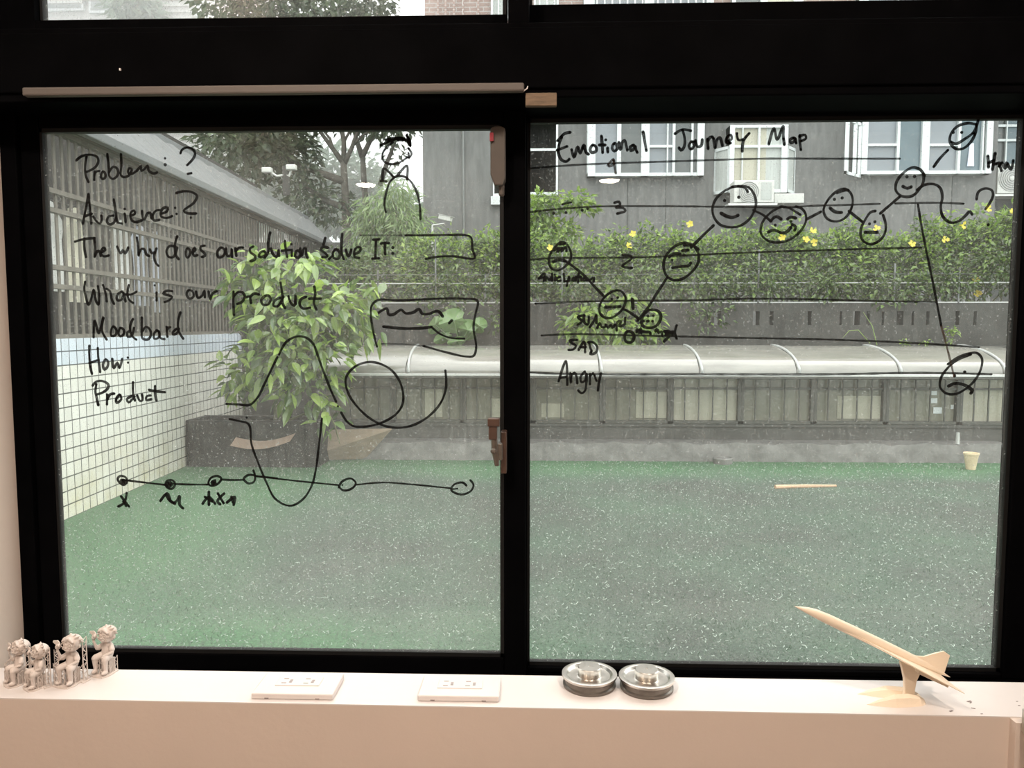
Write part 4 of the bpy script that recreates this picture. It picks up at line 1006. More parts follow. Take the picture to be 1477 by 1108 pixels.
# laundry behind the slats
line = MB().tube([wl(-.26, -1.5, 2.52), wl(-.26, 3.6, 2.50)], .006, 6).build('clothes_line', M['rail'], None, origin=wl(-.26, 1, 2.5))
tag(line, 'clothes line strung behind the slatted screen', 'clothes line')
def shirt(y, w, l, m, label, sleeves=True):
    o = MB(); hw = w / 2; nz, ny = 8, 9
    vs_, fs_ = [], []
    for side in (-1, 1):
        for i in range(nz + 1):
            t = i / nz
            for j in range(ny):
                u = j / (ny - 1) * 2 - 1
                ww = hw * (.82 + .25 * t) * (1 - .35 * max(0, .12 - t) / .12)
                if sleeves and .03 < t < .35: ww *= 1 + .35 * (1 - abs(t - .18) / .17)
                bulge = .022 * (1 - u * u) * side + .018 * math.sin(u * 7 + t * 2.0)
                vs_.append(wl(-.26 + bulge, y + u * ww, 2.50 - .05 * abs(u) * (1 - t) - t * l))
    for s in range(2):
        for i in range(nz):
            for j in range(ny - 1):
                a = s * (nz + 1) * ny + i * ny + j; f = (a, a + 1, a + ny + 1, a + ny); fs_.append(f if s else f[::-1])
    o.add(vs_, fs_)
    ob = o.build('hanging_shirt' if sleeves else 'hanging_towel', M[m], None, smooth=True, origin=wl(-.26, y, 2.5 - l))
    return tag(ob, label, 'shirt' if sleeves else 'towel', 'laundry behind the screen')
shirt(.45, .34, .72, 'cloth_white', 'white shirt at the end of the line behind the slats, by the window frame')
shirt(.82, .26, .80, 'cloth_cream', 'cream towel hanging second along the line behind the slats', False)
shirt(1.25, .30, .70, 'cloth_dark', 'dark shirt hanging between pale laundry behind the slats')
shirt(1.60, .34, .74, 'cloth_white', 'white shirt hanging in the middle of the line behind the slats')
shirt(2.0, .30, .80, 'cloth_blue', 'pale blue shirt hanging behind the slats under the word Audience')
shirt(2.42, .34, .86, 'cloth_blue', 'pale blue towel last along the line behind the slats', False)

# ---- planter with the broad-leaved shrub
pz = empty('planter_box', (-3.0, 8.15, 0), 'low black planter box in the corner by the tiled wall', 'planter')
a, b = onz(290, 667, 0), onz(470, 668, 0)
PX0, PX1, PY0, PY1, PZ = -3.715, b.x, 7.98, 8.46, .50
pb_ = MB().box(PX0, PY0, 0, PX1, PY0 + .04, PZ).box(PX0, PY1 - .04, 0, PX1, PY1, PZ).box(PX0, PY0, 0, PX0 + .04, PY1, PZ).box(PX1 - .04, PY0, 0, PX1, PY1, PZ)
pb_.build('planter_walls', M['planter'], pz, bevel=.008)
MB().box(PX0 + .04, PY0 + .04, .02, PX1 - .04, PY1 - .04, PZ - .06).build('soil', M['soil'], pz)
def board(pts, th, m, name, label, cat):
    v = [Vector(p) for p in pts]; nrm = (v[1] - v[0]).cross(v[2] - v[0]).normalized() * th
    mb = MB(); n = len(v); mb.add(v + [q + nrm for q in v], [tuple(range(n))[::-1], tuple(range(n, 2 * n))] + [(i, (i+1) % n, n + (i+1) % n, n + i) for i in range(n)])
    c = sum(v, Vector()) / n; c.z = min(q.z for q in v)
    return tag(mb.build(name, M[m], None, origin=c), label, cat)
board([onz(424, 664, .02), onz(527, 660, .02), at(565, 618, 8.42), at(468, 620, 8.42)], .02, 'plywood', 'board_reflection', 'weathered plywood board, partly a room reflection, leaning on the concrete kerb by the planter', 'board')  # board shape and brown colour also stand in for a room reflection
vs_, fs_ = [], []
for i in range(9):
    t = i / 8; x = 336 + 86 * t; y0 = 636 - 6 * t + 8 * math.sin(math.pi * t); 
    A, B = at(x - 4, y0 + 7, 7.93), at(x + 4, y0 - 5, 7.955)
    vs_ += [A, B, A + Vector((0, .012, 0)), B + Vector((0, .012, 0))]
for i in range(8):
    a = 4 * i; fs_ += [(a, a+1, a+5, a+4), (a+2, a+6, a+7, a+3), (a, a+4, a+6, a+2), (a+1, a+3, a+7, a+5)]
c = at(380, 642, 7.95)
tag(MB().add(vs_, fs_).build('curved_board_reflection', M['card'], None, origin=c), 'curved pinkish strip, part board and part room reflection, against the black planter front', 'board')  # strip partly models a warm reflection on the pane as a solid board

sb = empty('broad_leaved_shrub', tuple(at(398, 607, 8.2)), 'bright broad-leaved shrub growing from the black planter', 'shrub')
tk = MB(); base = at(398, 606, 8.2); base.z = PZ - .08
for (x, y, Y, r) in ((392, 540, 8.15, .03), (430, 560, 8.1, .022), (470, 590, 8.0, .015)):
    m_ = at((398 + x) / 2 + 3, (606 + y) / 2, 8.18); e_ = at(x, y, Y); tk.tube([base, m_, e_], [r, r * .85, r * .7], 8)
for (x0, y0, x1, y1) in ((392, 540, 385, 440), (392, 540, 345, 480), (430, 560, 450, 470), (450, 470, 520, 420), (385, 440, 400, 370), (430, 560, 510, 560), (392, 540, 335, 530), (470, 590, 490, 640)):
    A, B = at(x0, y0, 8.12), at(x1, y1, 8.0); tk.tube([A, A.lerp(B, .5) + Vector((.02, 0, .02)), B], [.014, .011, .006], 6)
tk.build('stems', M['stem'], sb)
E_ = [ell(392, 385, 8.0, 52, 32, .3), ell(365, 420, 7.9, 50, 38, .35), ell(420, 455, 7.8, 75, 45, .4), ell(480, 450, 7.9, 50, 45, .35), ell(400, 510, 7.7, 65, 40, .35), ell(460, 505, 7.7, 55, 40, .3), ell(528, 412, 8.1, 26, 22, .2), ell(520, 470, 8.1, 38, 32, .25), ell(440, 560, 7.8, 55, 32, .25), ell(350, 540, 8.1, 42, 40, .2), ell(475, 598, 7.7, 22, 32, .15), ell(430, 380, 8.0, 40, 22, .25), ell(500, 430, 8.0, 30, 20, .2)]
lf = MB(); leaf_cloud(lf, 1350, E_, .165, .085, .45, random.Random(3), .5, None, True)
lf.build('foliage', M['leaf_big'], sb)

# ---- kerb, barred basement windows and polycarbonate canopy across the back of the court
KY, WY = 8.50, 8.78
kz = at(1100, 641, KY).z
kb = MB(); n = 80; xs = [-2.7 + (7.9 * i / n) for i in range(n + 1)]
vs_, fs_ = [], []
for i, X in enumerate(xs):
    j = .012 * math.sin(X * 9.1) + .008 * math.sin(X * 23.7)
    vs_ += [(X, KY - .02 + j * .6, 0), (X, KY + j * .6, kz * .5 + j * .3), (X, KY + .03, kz + j), (X, WY, kz + .01)]
for i in range(n):
    a = 4 * i
    for k in range(3): fs_.append((a + k, a + k + 4, a + k + 5, a + k + 1))
kb.add(vs_, fs_); struct('concrete_kerb', kb, M['kerb'])
zb, zt = at(1000, 611, WY).z, at(1000, 543, WY).z
struct('light_well_wall', MB().box(-2.75, WY, 0, 5.6, WY + .2, zb).box(-2.75, WY - .02, zb - .035, 5.6, WY + .2, zb), M['base'])
struct('light_well_back', MB().box(-2.75, WY + .75, 0, 5.6, WY + .9, zt + .1), M['pane_warm'])
posts = [465, 567, 668, 769, 869, 967, 1068, 1173, 1277, 1383, 1487]
ord_ = ['behind the shrub', 'under the loop of the curve', 'beside the window latch', 'behind the word Angry', 'second from the sash stile', 'third from the sash stile', 'in the middle of the right sash', 'with pale blinds before the stickers', 'with stickers on its glass', 'at the far right of the row']
rg = random.Random(5)
for i in range(len(posts) - 1):
    X0, X1 = at(posts[i], 575, WY).x, at(posts[i+1], 575, WY).x
    o = empty('barred_window', ((X0 + X1) / 2, WY, zb), 'low bronze barred window under the canopy, ' + ord_[i], 'window', 'barred windows along the kerb')
    f = MB(); f.box(X0, WY - .03, zb, X0 + .035, WY + .06, zt).box(X1 - .035, WY - .03, zb, X1, WY + .06, zt).box(X0, WY - .03, zb, X1, WY + .06, zb + .035).box(X0, WY - .03, zt - .03, X1, WY + .06, zt)
    f.build('frame', M['bronze'], o, bevel=.003)
    for k in range(1, 5):
        xx = X0 + (X1 - X0) * k / 5
        MB().box(xx - .007, WY - .026, zb + .03, xx + .007, WY - .012, zt - .02).build('bar', M['bronze'], o)
    MB().box(X0 + .03, WY - .012, zt - .15, X1 - .03, WY + .0, zt - .125).build('cross_rail', M['bronze'], o)
    MB().box(X0 + .03, WY + .03, zb + .03, X1 - .03, WY + .036, zt - .02).build('pane', M['pane_pale'] if i in (5, 9) else M['pane_warm'], o)
    if i in (3, 4, 7, 1, 2):
        f0_, f1_ = ((.12, .45), (.5, .95), (.35, .95), (.45, .7), (.4, .8))[(3, 4, 7, 1, 2).index(i)]
        MB().box(X0 + (X1 - X0) * f0_, WY + .022, zb + .06, X0 + (X1 - X0) * f1_, WY + .030, zb + .06 + (.16, .30, .26, .36, .22)[(3, 4, 7, 1, 2).index(i)]).build('blind', M['pane_pale'], o)
    if i == 8:
        for (x, y, w, h) in ((1347, 567, 8, 6), (1347, 578, 9, 7), (1352, 592, 12, 9), (1373, 587, 4, 6)):
            a = at(x, y, WY + .028); k = WY / FOC
            MB().box(a.x - w * k / 2, WY + .022, a.z - h * k / 2, a.x + w * k / 2, WY + .030, a.z + h * k / 2).build('sticker', M['white_frame'], o, label='pale sticker')
# canopy: quarter-round milky panels between clear joint ribs
GY, TY = 8.42, 9.35
gz, tz = at(1000, 539, GY).z, at(1000, 498.5, TY).z
cx0, cx1 = at(462, 520, 8.6).x, 5.4
cn = empty('canopy', ((cx0 + cx1) / 2, GY, gz), 'long curved milky plastic canopy over the barred windows', 'canopy')
def arc(t):                                    # 0 at the gutter, 1 at the wall
    a = t * math.pi / 2
    return GY + (TY - GY) * (1 - math.cos(a)), gz + (tz - gz) * math.sin(a)
ribs = [590, 730, 862, 1003, 1140, 1283, 1430]
rx = [cx0] + [at(x, 520, 8.65).x for x in ribs] + [cx1]
for i in range(len(rx) - 1):
    vs_, fs_ = [], []
    K = 12
    for k in range(K + 1):
        y, z = arc(k / K); sag = .006 * math.sin(k * .9 + i)
        for X in (rx[i] + .004, rx[i+1] - .004): vs_ += [(X, y, z + sag), (X, y + .004, z + sag - .006)]
    for k in range(K):
        a = 4 * k; fs_ += [(a, a+2, a+6, a+4), (a+1, a+5, a+7, a+3), (a, a+4, a+5, a+1), (a+2, a+3, a+7, a+6)]
    fs_ += [(0, 1, 3, 2), (4*K, 4*K+2, 4*K+3, 4*K+1)]
    MB().add(vs_, fs_).build('panel', M['poly'], cn, smooth=True).modifiers.new('edge', 'EDGE_SPLIT').split_angle = R(50)
M['joint'] = mat('whitish_joint_tape', (0.42, 0.43, 0.42), 0.25, var=0.12, scale=20)
for X in rx[1:-1]:
    MB().tube([(X + .03 * (1 - k / 10), arc(k / 10)[0] - .004, arc(k / 10)[1] + .006) for k in range(11)], .016, 6).build('joint_rib', M['joint'], cn, smooth=True)
MB().box(cx0, GY - .03, gz - .03, cx1, GY + .02, gz - .003).build('gutter', M['alu'], cn, bevel=.004)
MB().box(cx0, GY - .024, gz - .05, cx1, GY + .02, gz - .031).build('gutter_lip', M['bronze'], cn)
# ---- parapet with slots and rails above the canopy
PY = 9.85
pt = at(1200, 437, PY).z
hz0, hz1 = at(1200, 469, PY).z, at(1200, 449, PY).z
pm_ = MB(); pm_.box(-6.0, PY, 0, 6.6, PY + .18, hz0).box(-6.0, PY, hz1, 6.6, PY + .18, pt)
x = at(1000, 460, PY).x
X = -6.0
rg = random.Random(9)
holes = [at(v, 459, PY).x for v in (1020, 1030, 1086, 1110, 1165, 1211, 1231, 1250, 1272, 1293, 1315, 1336, 1378, 1404)]
for h in holes:
    if h > X: pm_.box(X, PY, hz0, h, PY + .18, hz1); X = h + rg.choice((.03, .05, .085, .04))
pm_.box(X, PY, hz0, 6.6, PY + .18, hz1)
struct('parapet', pm_, M['parapet'])
struct('canopy_ledge', MB().box(-2.7, TY - .02, 0, 6.6, PY, tz - .01), M['parapet'])
rl = empty('metal_railing', (1.0, PY + .09, pt), 'thin grey metal railing along the top of the dark parapet', 'railing')
z2 = at(1200, 408, PY + .05).z
for z in (pt + .008, z2): MB().box(-3.9, PY + .035, z - .007, 6.6, PY + .055, z + .007).build('rail', M['alu'], rl)
MB().box(-3.9, PY + .035, at(1200, 395, PY).z - .004, 6.6, PY + .043, at(1200, 395, PY).z + .004).build('wire', M['rail'], rl)
for x, y in ((545, 390), (628, 345), (700, 395), (811, 360), (912, 380), (1002, 392), (1095, 360), (1194, 400), (1291, 380), (1384, 385), (1465, 400)):
    p = at(x, y, PY + .045); MB().box(p.x - .010, PY + .035, pt, p.x + .010, PY + .055, p.z).build('post', M['rail'], rl)

struct('garden_wall', MB().box(-5.3, 13.9, 0, at(611, 400, 13.9).x, 14.1, 3.0), M['dark_render'])
# ---- hedge of flowering climbers behind the railing
HX = [(640, 352, 60), (740, 345, 55), (835, 358, 58), (925, 348, 58), (1015, 350, 55), (1105, 340, 55), (1195, 345, 55), (1285, 350, 55), (1370, 336, 52), (1450, 318, 52), (1535, 315, 50)]
flowers = [(793, 358), (913, 338), (907, 355), (995, 324), (1128, 342), (1162, 346), (1172, 333), (1174, 350), (1264, 330), (1363, 346), (1425, 301), (1461, 306), (1315, 352), (1407, 404), (1410, 424), (1389, 325)]
place = ['beside the middle stile', 'behind the stile', 'behind the word Anticipation', 'under the lone yellow bloom', 'behind the smirking face', 'under the big smiling face', 'under the uneasy face', 'under the open-topped face', 'under the trailing wave', 'under the question mark', 'at the far end of the row']
def bloom(p, i):
    mb = MB()
    r = random.Random(i); ax = Vector((r.uniform(-.5, .5), -1, r.uniform(-.1, .6))).normalized(); u = ax.orthogonal().normalized(); v = ax.cross(u)
    for k in range(5):
        a = 2 * math.pi * k / 5 + r.random(); d = u * math.cos(a) + v * math.sin(a); s = ax.cross(d)
        R_ = .052
        mb.add([p, p + d * R_ * .6 + s * R_ * .42 + ax * .012, p + d * R_ + ax * .02, p + d * R_ * .6 - s * R_ * .42 + ax * .012], [(0, 1, 2), (0, 2, 3)])
    mb.tube([p + ax * .004, p - ax * .05], [.012, .004], 6)
    return mb
for i, (x, y, w) in enumerate(HX):
    c = at(x, 400, 10.5)
    o = empty('climbing_shrub', (c.x, 10.5, pt - .4), 'flowering green climber along the railing ' + place[i], 'shrub', 'climbers along the railing')
    r_ = random.Random(20 + i)
    E_ = [ell(x, y + 42, 10.5, w * 1.05, 46, .45), ell(x - w * .5, y + 18, 10.4, w * .5, 20, .3), ell(x + w * .45, y + 14, 10.45, w * .55, 22, .3), ell(x, y + 75, 10.25, w * 1.05, 30, .3), ell(x, y + 62, 9.80, w, 30, .05), ell(x, y + 62, 9.80, w, 30, .05), ell(x, y + 62, 9.80, w, 30, .05)]
    for _ in range(5): E_.append(ell(x + r_.uniform(-w, w), y + r_.uniform(-14, 8), 10.4, 13, 15, .14))
    if i < 5: E_ += [ell(x + r_.uniform(-25, 25), 455, 9.75, 38, 24, .10)]
    lf = MB(); leaf_cloud(lf, 2900, E_, .085, .042, .12, r_, .35)
    fo = lf.build('foliage', M['leaf_hedge'], o)
    sprig = MB(); E2 = [(e[0], tuple(v * 1.05 for v in e[1])) for e in E_[:3] + E_[7:12]]
    E2 = [((e[0][0], e[0][1] - .12, e[0][2] + .03), e[1]) for e in E2]
    leaf_cloud(sprig, 950, E2, .085, .040, -.1, r_, .75); sprig.build('young_foliage', M['leaf_lime'], o, label='fresh light green leaves')
    st = MB()
    for _ in range(9):
        A = at(x + r_.uniform(-w, w), 438, 10.3); B = at(x + r_.uniform(-w, w), y + r_.uniform(5, 40), 10.4); Cc = A.lerp(B, .5) + Vector((r_.uniform(-.15, .15), r_.uniform(-.1, .1), r_.uniform(-.1, .1)))
        st.tube([A, Cc, B], [.010, .007, .004], 5)
    st.build('vines', M['stem'], o)
    for j, (fx, fyy) in enumerate(flowers):
        if x - w * .9 <= fx < x + w * .9 and not (i + 1 < len(HX) and abs(HX[i+1][0] - fx) < abs(x - fx)):
            bloom(at(fx, fyy, 9.98), j).build('flower', M['yellow'], o, label='yellow trumpet flower')
# taller bush by the middle stile, ferny bamboo, low plants over the canopy
def bush(name, label, cat, E_, n, L, W, m, base, droop=.3, seed=1, shell=.4, lean=None, stems=None, group=None, oval=False):
    o = empty(name, tuple(base), label, cat, group)
    lf = MB(); leaf_cloud(lf, n, E_, L, W, droop, random.Random(seed), shell, lean, oval); lf.build('foliage', M[m], o)
    if stems:
        s = MB()
        for pts, r in stems: s.tube(pts, r, 6)
        s.build('stems', M['stem'], o)
    return o
bush('flowering_bush', 'tall leafy bush rising before the pale wall beside the middle stile', 'shrub', [ell(778, 300, 11.2, 28, 24, .3), ell(820, 288, 11.2, 40, 12, .25), ell(775, 340, 11.2, 30, 40, .3), ell(845, 298, 11.2, 22, 9, .2), ell(800, 335, 11.2, 40, 18, .3)], 1500, .13, .055, 'leaf_lime', at(790, 437, 11.2), .3, 5, stems=[([at(790, 437, 11.2), at(785, 380, 11.2), at(800, 300, 11.2)], [.02, .015, .006])])
bb = [at(575, 340, 12.6), at(570, 300, 12.6), at(560, 272, 12.6)]
bush('bamboo_clump', 'feathery yellow green bamboo clump beside the dark facade corner', 'bamboo', [ell(560, 300, 12.6, 48, 26, .5), ell(590, 325, 12.4, 40, 22, .5), ell(540, 325, 12.7, 42, 22, .5), ell(575, 272, 12.6, 26, 14, .4), ell(600, 350, 12.3, 36, 20, .4), ell(545, 350, 12.5, 50, 20, .4)], 2600, .20, .028, 'leaf_bamboo', at(570, 437, 12.6), .75, 6, .3, stems=[([at(570, 437, 12.6)] + bb, [.03, .02, .015, .008]), ([at(585, 437, 12.6), at(590, 360, 12.5), at(595, 310, 12.4)], [.02, .015, .006])])
bush('shade_shrub', 'dull green thicket behind the thin rail beside the broad-leaved shrub', 'shrub', [ell(500, 385, 11.4, 70, 30, .4), ell(560, 395, 11.2, 60, 40, .4), ell(590, 450, 10.6, 40, 24, .3), ell(610, 385, 11.0, 40, 30, .4)], 2400, .10, .045, 'leaf_hedge', at(540, 437, 11.2), .2, 7, .3)
tar = empty('taro_plant', tuple(at(665, 498, 9.6)), 'clump of big pale taro leaves above the canopy by the drawn card', 'plant')
rg = random.Random(4)
for (x, y, w, h, rot) in ((655, 462, 44, 40, .3), (675, 476, 38, 34, -.2), (628, 468, 34, 20, .9), (640, 486, 32, 18, .5), (692, 470, 26, 26, -.6), (660, 492, 30, 14, .2)):
    c = at(x, y, 9.60 - rg.uniform(0, .12)); k = 9.6 / FOC; mb = MB(); pts = []
    for i in range(14):
        a = 2 * math.pi * i / 14; rr = 1 - .25 * (1 - abs(math.sin(a / 2)))
        if i == 0: rr = .55
        u, v = math.cos(a) * w * .5 * rr * k, math.sin(a) * h * .5 * k * rr
        pts.append(c + Vector((u * math.cos(rot) - v * math.sin(rot), .9 * abs(v) + .5 * u * math.sin(rot * 5) + .02 * math.sin(a * 5), u * math.sin(rot) + v * math.cos(rot))))
    cc = c + Vector((0, -.035, 0)); mb.add([cc] + pts, [(0, 1 + i, 1 + (i + 1) % 14) for i in range(14)])
    mb.tube([cc, at(663, 500, 9.62)], .006, 5)
    mb.build('taro_leaf', M['leaf_taro'], tar)
bush('trailing_plant', 'trailing bright plant hanging over the parapet by the digit 1', 'plant', [ell(850, 470, 9.6, 45, 26, .12), ell(905, 480, 9.6, 55, 20, .12), ell(905, 435, 9.7, 20, 12, .1), ell(945, 470, 9.6, 14, 26, .1), ell(860, 440, 9.7, 14, 6, .1), ell(880, 420, 9.75, 8, 5, .06)], 800, .12, .065, 'leaf_lime', at(890, 499, 9.6), .4, 8, .3, oval=True)
bush('weed_tuft', 'small green weed rooted between canopy and parapet, near the right edge', 'weed', [ell(1374, 477, 9.6, 9, 8, .05), ell(1370, 490, 9.6, 7, 7, .05)], 60, .06, .03, 'leaf_lime', at(1372, 498, 9.6), .3, 9, .3)
bush('weed_tuft', 'small weed at the canopy top below the parapet slots', 'weed', [ell(1335, 493, 9.6, 9, 3, .04), ell(1305, 494, 9.6, 8, 3, .04)], 40, .05, .025, 'leaf_lime', at(1330, 498, 9.6), .2, 10, .3)
gs = MB()
for pts in (((1265, 498), (1258, 470), (1245, 450)), ((1255, 495), (1238, 476), (1225, 477), (1215, 488))): gs.tube([at(x, y, 9.62) for x, y in pts], [.006] * (len(pts) - 1) + [.002], 4)
tag(gs.build('grass_stalk', M['leaf_lime'], None, origin=at(1262, 498, 9.62)), 'thin arching grass stalk against the dark parapet', 'grass')

# ---- cctv camera on its pole
pc = at(624, 372, 10.95)
cc = empty('cctv_camera', (pc.x, 10.95, 0), 'pale camera on a white pipe pole at the facade corner', 'camera')
MB().tube([(pc.x, 10.95, 0), (pc.x, 10.95, at(624, 325, 10.95).z)], .016, 8).tube([at(624, 325, 10.95), at(641, 323, 10.9)], .012, 6).build('pole', M['alu'], cc)
v0, v1 = at(633, 313, 10.85), at(652, 317, 10.75)
dd = (v1 - v0).normalized(); Mx = Matrix.Translation(v0.lerp(v1, .5)) @ dd.to_track_quat('X', 'Z').to_matrix().to_4x4()
MB().box(-.10, -.035, -.03, .10, .035, .035, Mx).build('housing', M['ac'], cc, bevel=.01)
MB().box(-.11, -.042, .036, .12, .042, .042, Mx).build('sun_shield', M['alu'], cc)

# ---- things left on the turf
a, b = onz(1118, 703, .01), onz(1206, 701, .01)
tag(MB().tube([a, a.lerp(b, .5) + Vector((0, .01, 0)), b], [.022, .02, .012], 8).build('wood_stick', M['stick'], None, origin=(a.x, a.y, 0)), 'pale wooden stick lying on the turf', 'stick')
p = onz(1400, 677, 0)
po = empty('flower_pot', (p.x, p.y, 0), 'small cream pot standing before the kerb', 'pot')
MB().lathe([(.045, 0), (.070, .155), (.076, .158), (.076, .175), (.066, .175), (.060, .15), (.001, .148)], 24, Matrix.Translation((p.x, p.y, 0))).build('pot', M['pot'], po, smooth=True).modifiers.new('edge', 'EDGE_SPLIT').split_angle = R(40)
p2 = at(1405, 655, 8.25)
tag(MB().tube([(p2.x, 8.58, kz), (p2.x, 8.58, kz + .13)], [.022, .018], 10).build('pipe_stub', M['alu'], None, origin=(p2.x, 8.58, kz)), 'short pale pipe stub on the kerb behind the cream pot', 'pipe')
p = onz(1042, 668, 0)
tag(MB().lathe([(.10, 0), (.105, .055), (.092, .066), (.088, .058), (.001, .054)], 28, Matrix.Translation((p.x, 8.38, 0))).build('drain_cap', M['kerb'], None, origin=(p.x, 8.38, 0)), 'round concrete drain cap at the foot of the kerb', 'drain cap')
# ------------------------------------------------------------------ apartment block across the court
BY = 14.0
bx0, bx1 = at(610, 260, BY).x, at(1437, 250, BY).x
ZB = 6.35
bld = empty('apartment_building', ((bx0 + bx1) / 2, BY, 0), 'grey apartment building with white framed windows and brick upper storey', 'building')
MB().box(bx0, BY, 0, bx1, BY + 9, ZB).build('stucco_wall', M['stucco'], bld)
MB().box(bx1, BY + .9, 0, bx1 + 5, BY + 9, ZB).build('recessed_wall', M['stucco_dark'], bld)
MB().box(bx0 + .05, BY + .05, ZB, bx1 + 5, BY + 9, 11.5).build('brick_wall', M['brick'], bld)
MB().box(bx0 - .05, BY - .14, ZB - .18, bx1 + 5, BY + .5, ZB + .05).build('floor_ledge', M['stucco'], bld)
for x in (668, 905, 960, 1115, 1320, 1372):
    X = at(x, 300, BY).x; MB().box(X - .008, BY - .003, 0, X + .008, BY + .02, 5.2).build('render_joint', M['stucco_dark'], bld)
pp = MB()
X = at(669, 280, BY).x; pp.tube([(X, BY - .05, 1.5), (X, BY - .05, ZB)], .022, 8)
pp.build('drain_pipe', M['rail'], bld)
for x in (632, 643, 655, 668, 690):
    X = at(x, 14, BY).x; MB().tube([(X, BY - .03, ZB), (X, BY - .03, 11)], .02, 6).build('wall_conduit', M['brick'], bld)
def facade_window(x0, y0, x1, y1, segs, depth=.16, Y=BY, trans=(), label=None, bars=False):
    X0, X1, Z0, Z1 = rect(x0, y0, x1, y1, Y - depth)
    f = MB(); fw = .05
    f.box(X0, Y - depth, Z0, X1, Y, Z0 + fw * 1.2).box(X0, Y - depth, Z1 - fw, X1, Y, Z1)
    f.box(X0, Y - depth, Z0, X0 + .02, Y, Z1).box(X1 - .02, Y - depth, Z0, X1, Y, Z1)
    panes = []
    ym = (y0 + y1) / 2
    for (a, b, k) in segs:
        A, B = at(a, ym, Y - depth).x, at(b, ym, Y - depth).x
        if k == 'w': f.box(A, Y - depth - .012, Z0, B, Y - .02, Z1)
        else: panes.append((A, B, k))
    for (a, b, y) in trans:
        A, B = at(a, y, Y - depth).x, at(b, y, Y - depth).x; z = at((a + b) / 2, y, Y - depth).z
        f.box(A, Y - depth - .006, z - .022, B, Y - .03, z + .022)
    w = f.build('window', M['white_frame'], bld, bevel=.004)
    if bars:
        g_ = MB(); X = X0 + .1
        while X < X1 - .05: g_.tube([(X, Y - depth - .05, Z0), (X, Y - depth - .05, Z1)], .014, 6); X += .13
        g_.build('window_bars', M['white_frame'], w)
    for A, B, k in panes: MB().box(A, Y - depth + .05, Z0 + .03, B, Y - depth + .058, Z1 - .02).build('pane', M[k], w)
    return w
facade_window(847, 158, 1016, 254, [(848, 859, 'w'), (859, 890, 'p_blue'), (890, 896, 'w'), (896, 925, 'p_dark'), (925, 937, 'w'), (937, 970, 'p_blue'), (962, 964, 'w'), (970, 974, 'w'), (974, 997, 'p_dark'), (997, 1000, 'w'), (1000, 1006, 'p_dark'), (1006, 1016, 'w')], trans=((937, 970, 211),))
facade_window(1052, 180, 1136, 278, [(1052, 1059, 'w'), (1059, 1093, 'p_curtain'), (1070, 1071.5, 'w'), (1093, 1096, 'w'), (1096, 1106, 'p_curtain'), (1106, 1127, 'p_white'), (1127, 1136, 'w')], depth=.30, trans=((1052, 1136, 211),))
for (xa, xb, s) in ((1030, 1052, -1), (1136, 1147, 1)):                       # slanted side lights of the bay
    A, B = at(xa, 250, BY - (.02 if s < 0 else .30)), at(xb, 250, BY - (.30 if s < 0 else .02)); zt_, zb_ = at(1040, 213, BY - .15).z, at(1040, 279, BY - .15).z
    w = MB()
    for t0_, t1_, za, zc in ((0, .1, zb_, zt_), (.88, 1, zb_, zt_), (0, 1, zb_, zb_ + .05), (0, 1, zt_ - .05, zt_)):
        p, q_ = A.lerp(B, t0_), A.lerp(B, t1_); w.add([(p.x, p.y, za), (q_.x, q_.y, za), (q_.x, q_.y, zc), (p.x, p.y, zc), (p.x, p.y + .05, za), (q_.x, q_.y + .05, za), (q_.x, q_.y + .05, zc), (p.x, p.y + .05, zc)], [(0, 1, 2, 3), (4, 7, 6, 5), (0, 4, 5, 1), (1, 5, 6, 2), (2, 6, 7, 3), (3, 7, 4, 0)])
    w_ = w.build('side_light', M['white_frame'], bld)
    MB().add([(A.x, A.y + .03, zb_), (B.x, B.y + .03, zb_), (B.x, B.y + .03, zt_), (A.x, A.y + .03, zt_), (A.x, A.y + .04, zb_), (B.x, B.y + .04, zb_), (B.x, B.y + .04, zt_), (A.x, A.y + .04, zt_)], [(0, 1, 2, 3), (4, 7, 6, 5), (0, 4, 5, 1), (1, 5, 6, 2), (2, 6, 7, 3), (3, 7, 4, 0)]).build('pane', M['p_white'], w_)
r = rect(1117, 279, 1160, 293, BY - .4); MB().box(r[0], BY - .4, r[2], r[1], BY, r[3]).build('bay_ledge', M['ac'], bld, bevel=.01)
w3_ = facade_window(1243, 150, 1432, 251, [(1243, 1252, 'w'), (1252, 1294, 'p_blue'), (1294, 1298, 'w'), (1298, 1330, 'p_teal'), (1330, 1341, 'w'), (1341, 1382, 'p_blue'), (1382, 1386, 'w'), (1386, 1417, 'p_teal'), (1417, 1419, 'w'), (1419, 1423, 'p_dark'), (1423, 1432, 'w')], depth=.18, trans=((1252, 1294, 209), (1341, 1382, 209)))
# casement standing open, cloth hanging inside the end pane
A, B = at(1222, 215, BY - .55), at(1243, 215, BY - .17); z0_, z1_ = at(1232, 254, BY - .35).z, at(1232, 174, BY - .35).z
oc = MB()
for t0_, t1_, za, zc in ((0, .12, z0_, z1_), (.55, .66, z0_, z1_), (.9, 1, z0_, z1_), (0, 1, z0_, z0_ + .05), (0, 1, z1_ - .05, z1_)):
    p, q_ = A.lerp(B, t0_), A.lerp(B, t1_); oc.add([(p.x, p.y, za), (q_.x, q_.y, za), (q_.x, q_.y, zc), (p.x, p.y, zc), (p.x - .04, p.y, za), (q_.x - .04, q_.y, za), (q_.x - .04, q_.y, zc), (p.x - .04, p.y, zc)], [(0, 1, 2, 3), (4, 7, 6, 5), (0, 4, 5, 1), (1, 5, 6, 2), (2, 6, 7, 3), (3, 7, 4, 0)])
oc.build('open_casement', M['white_frame'], bld)
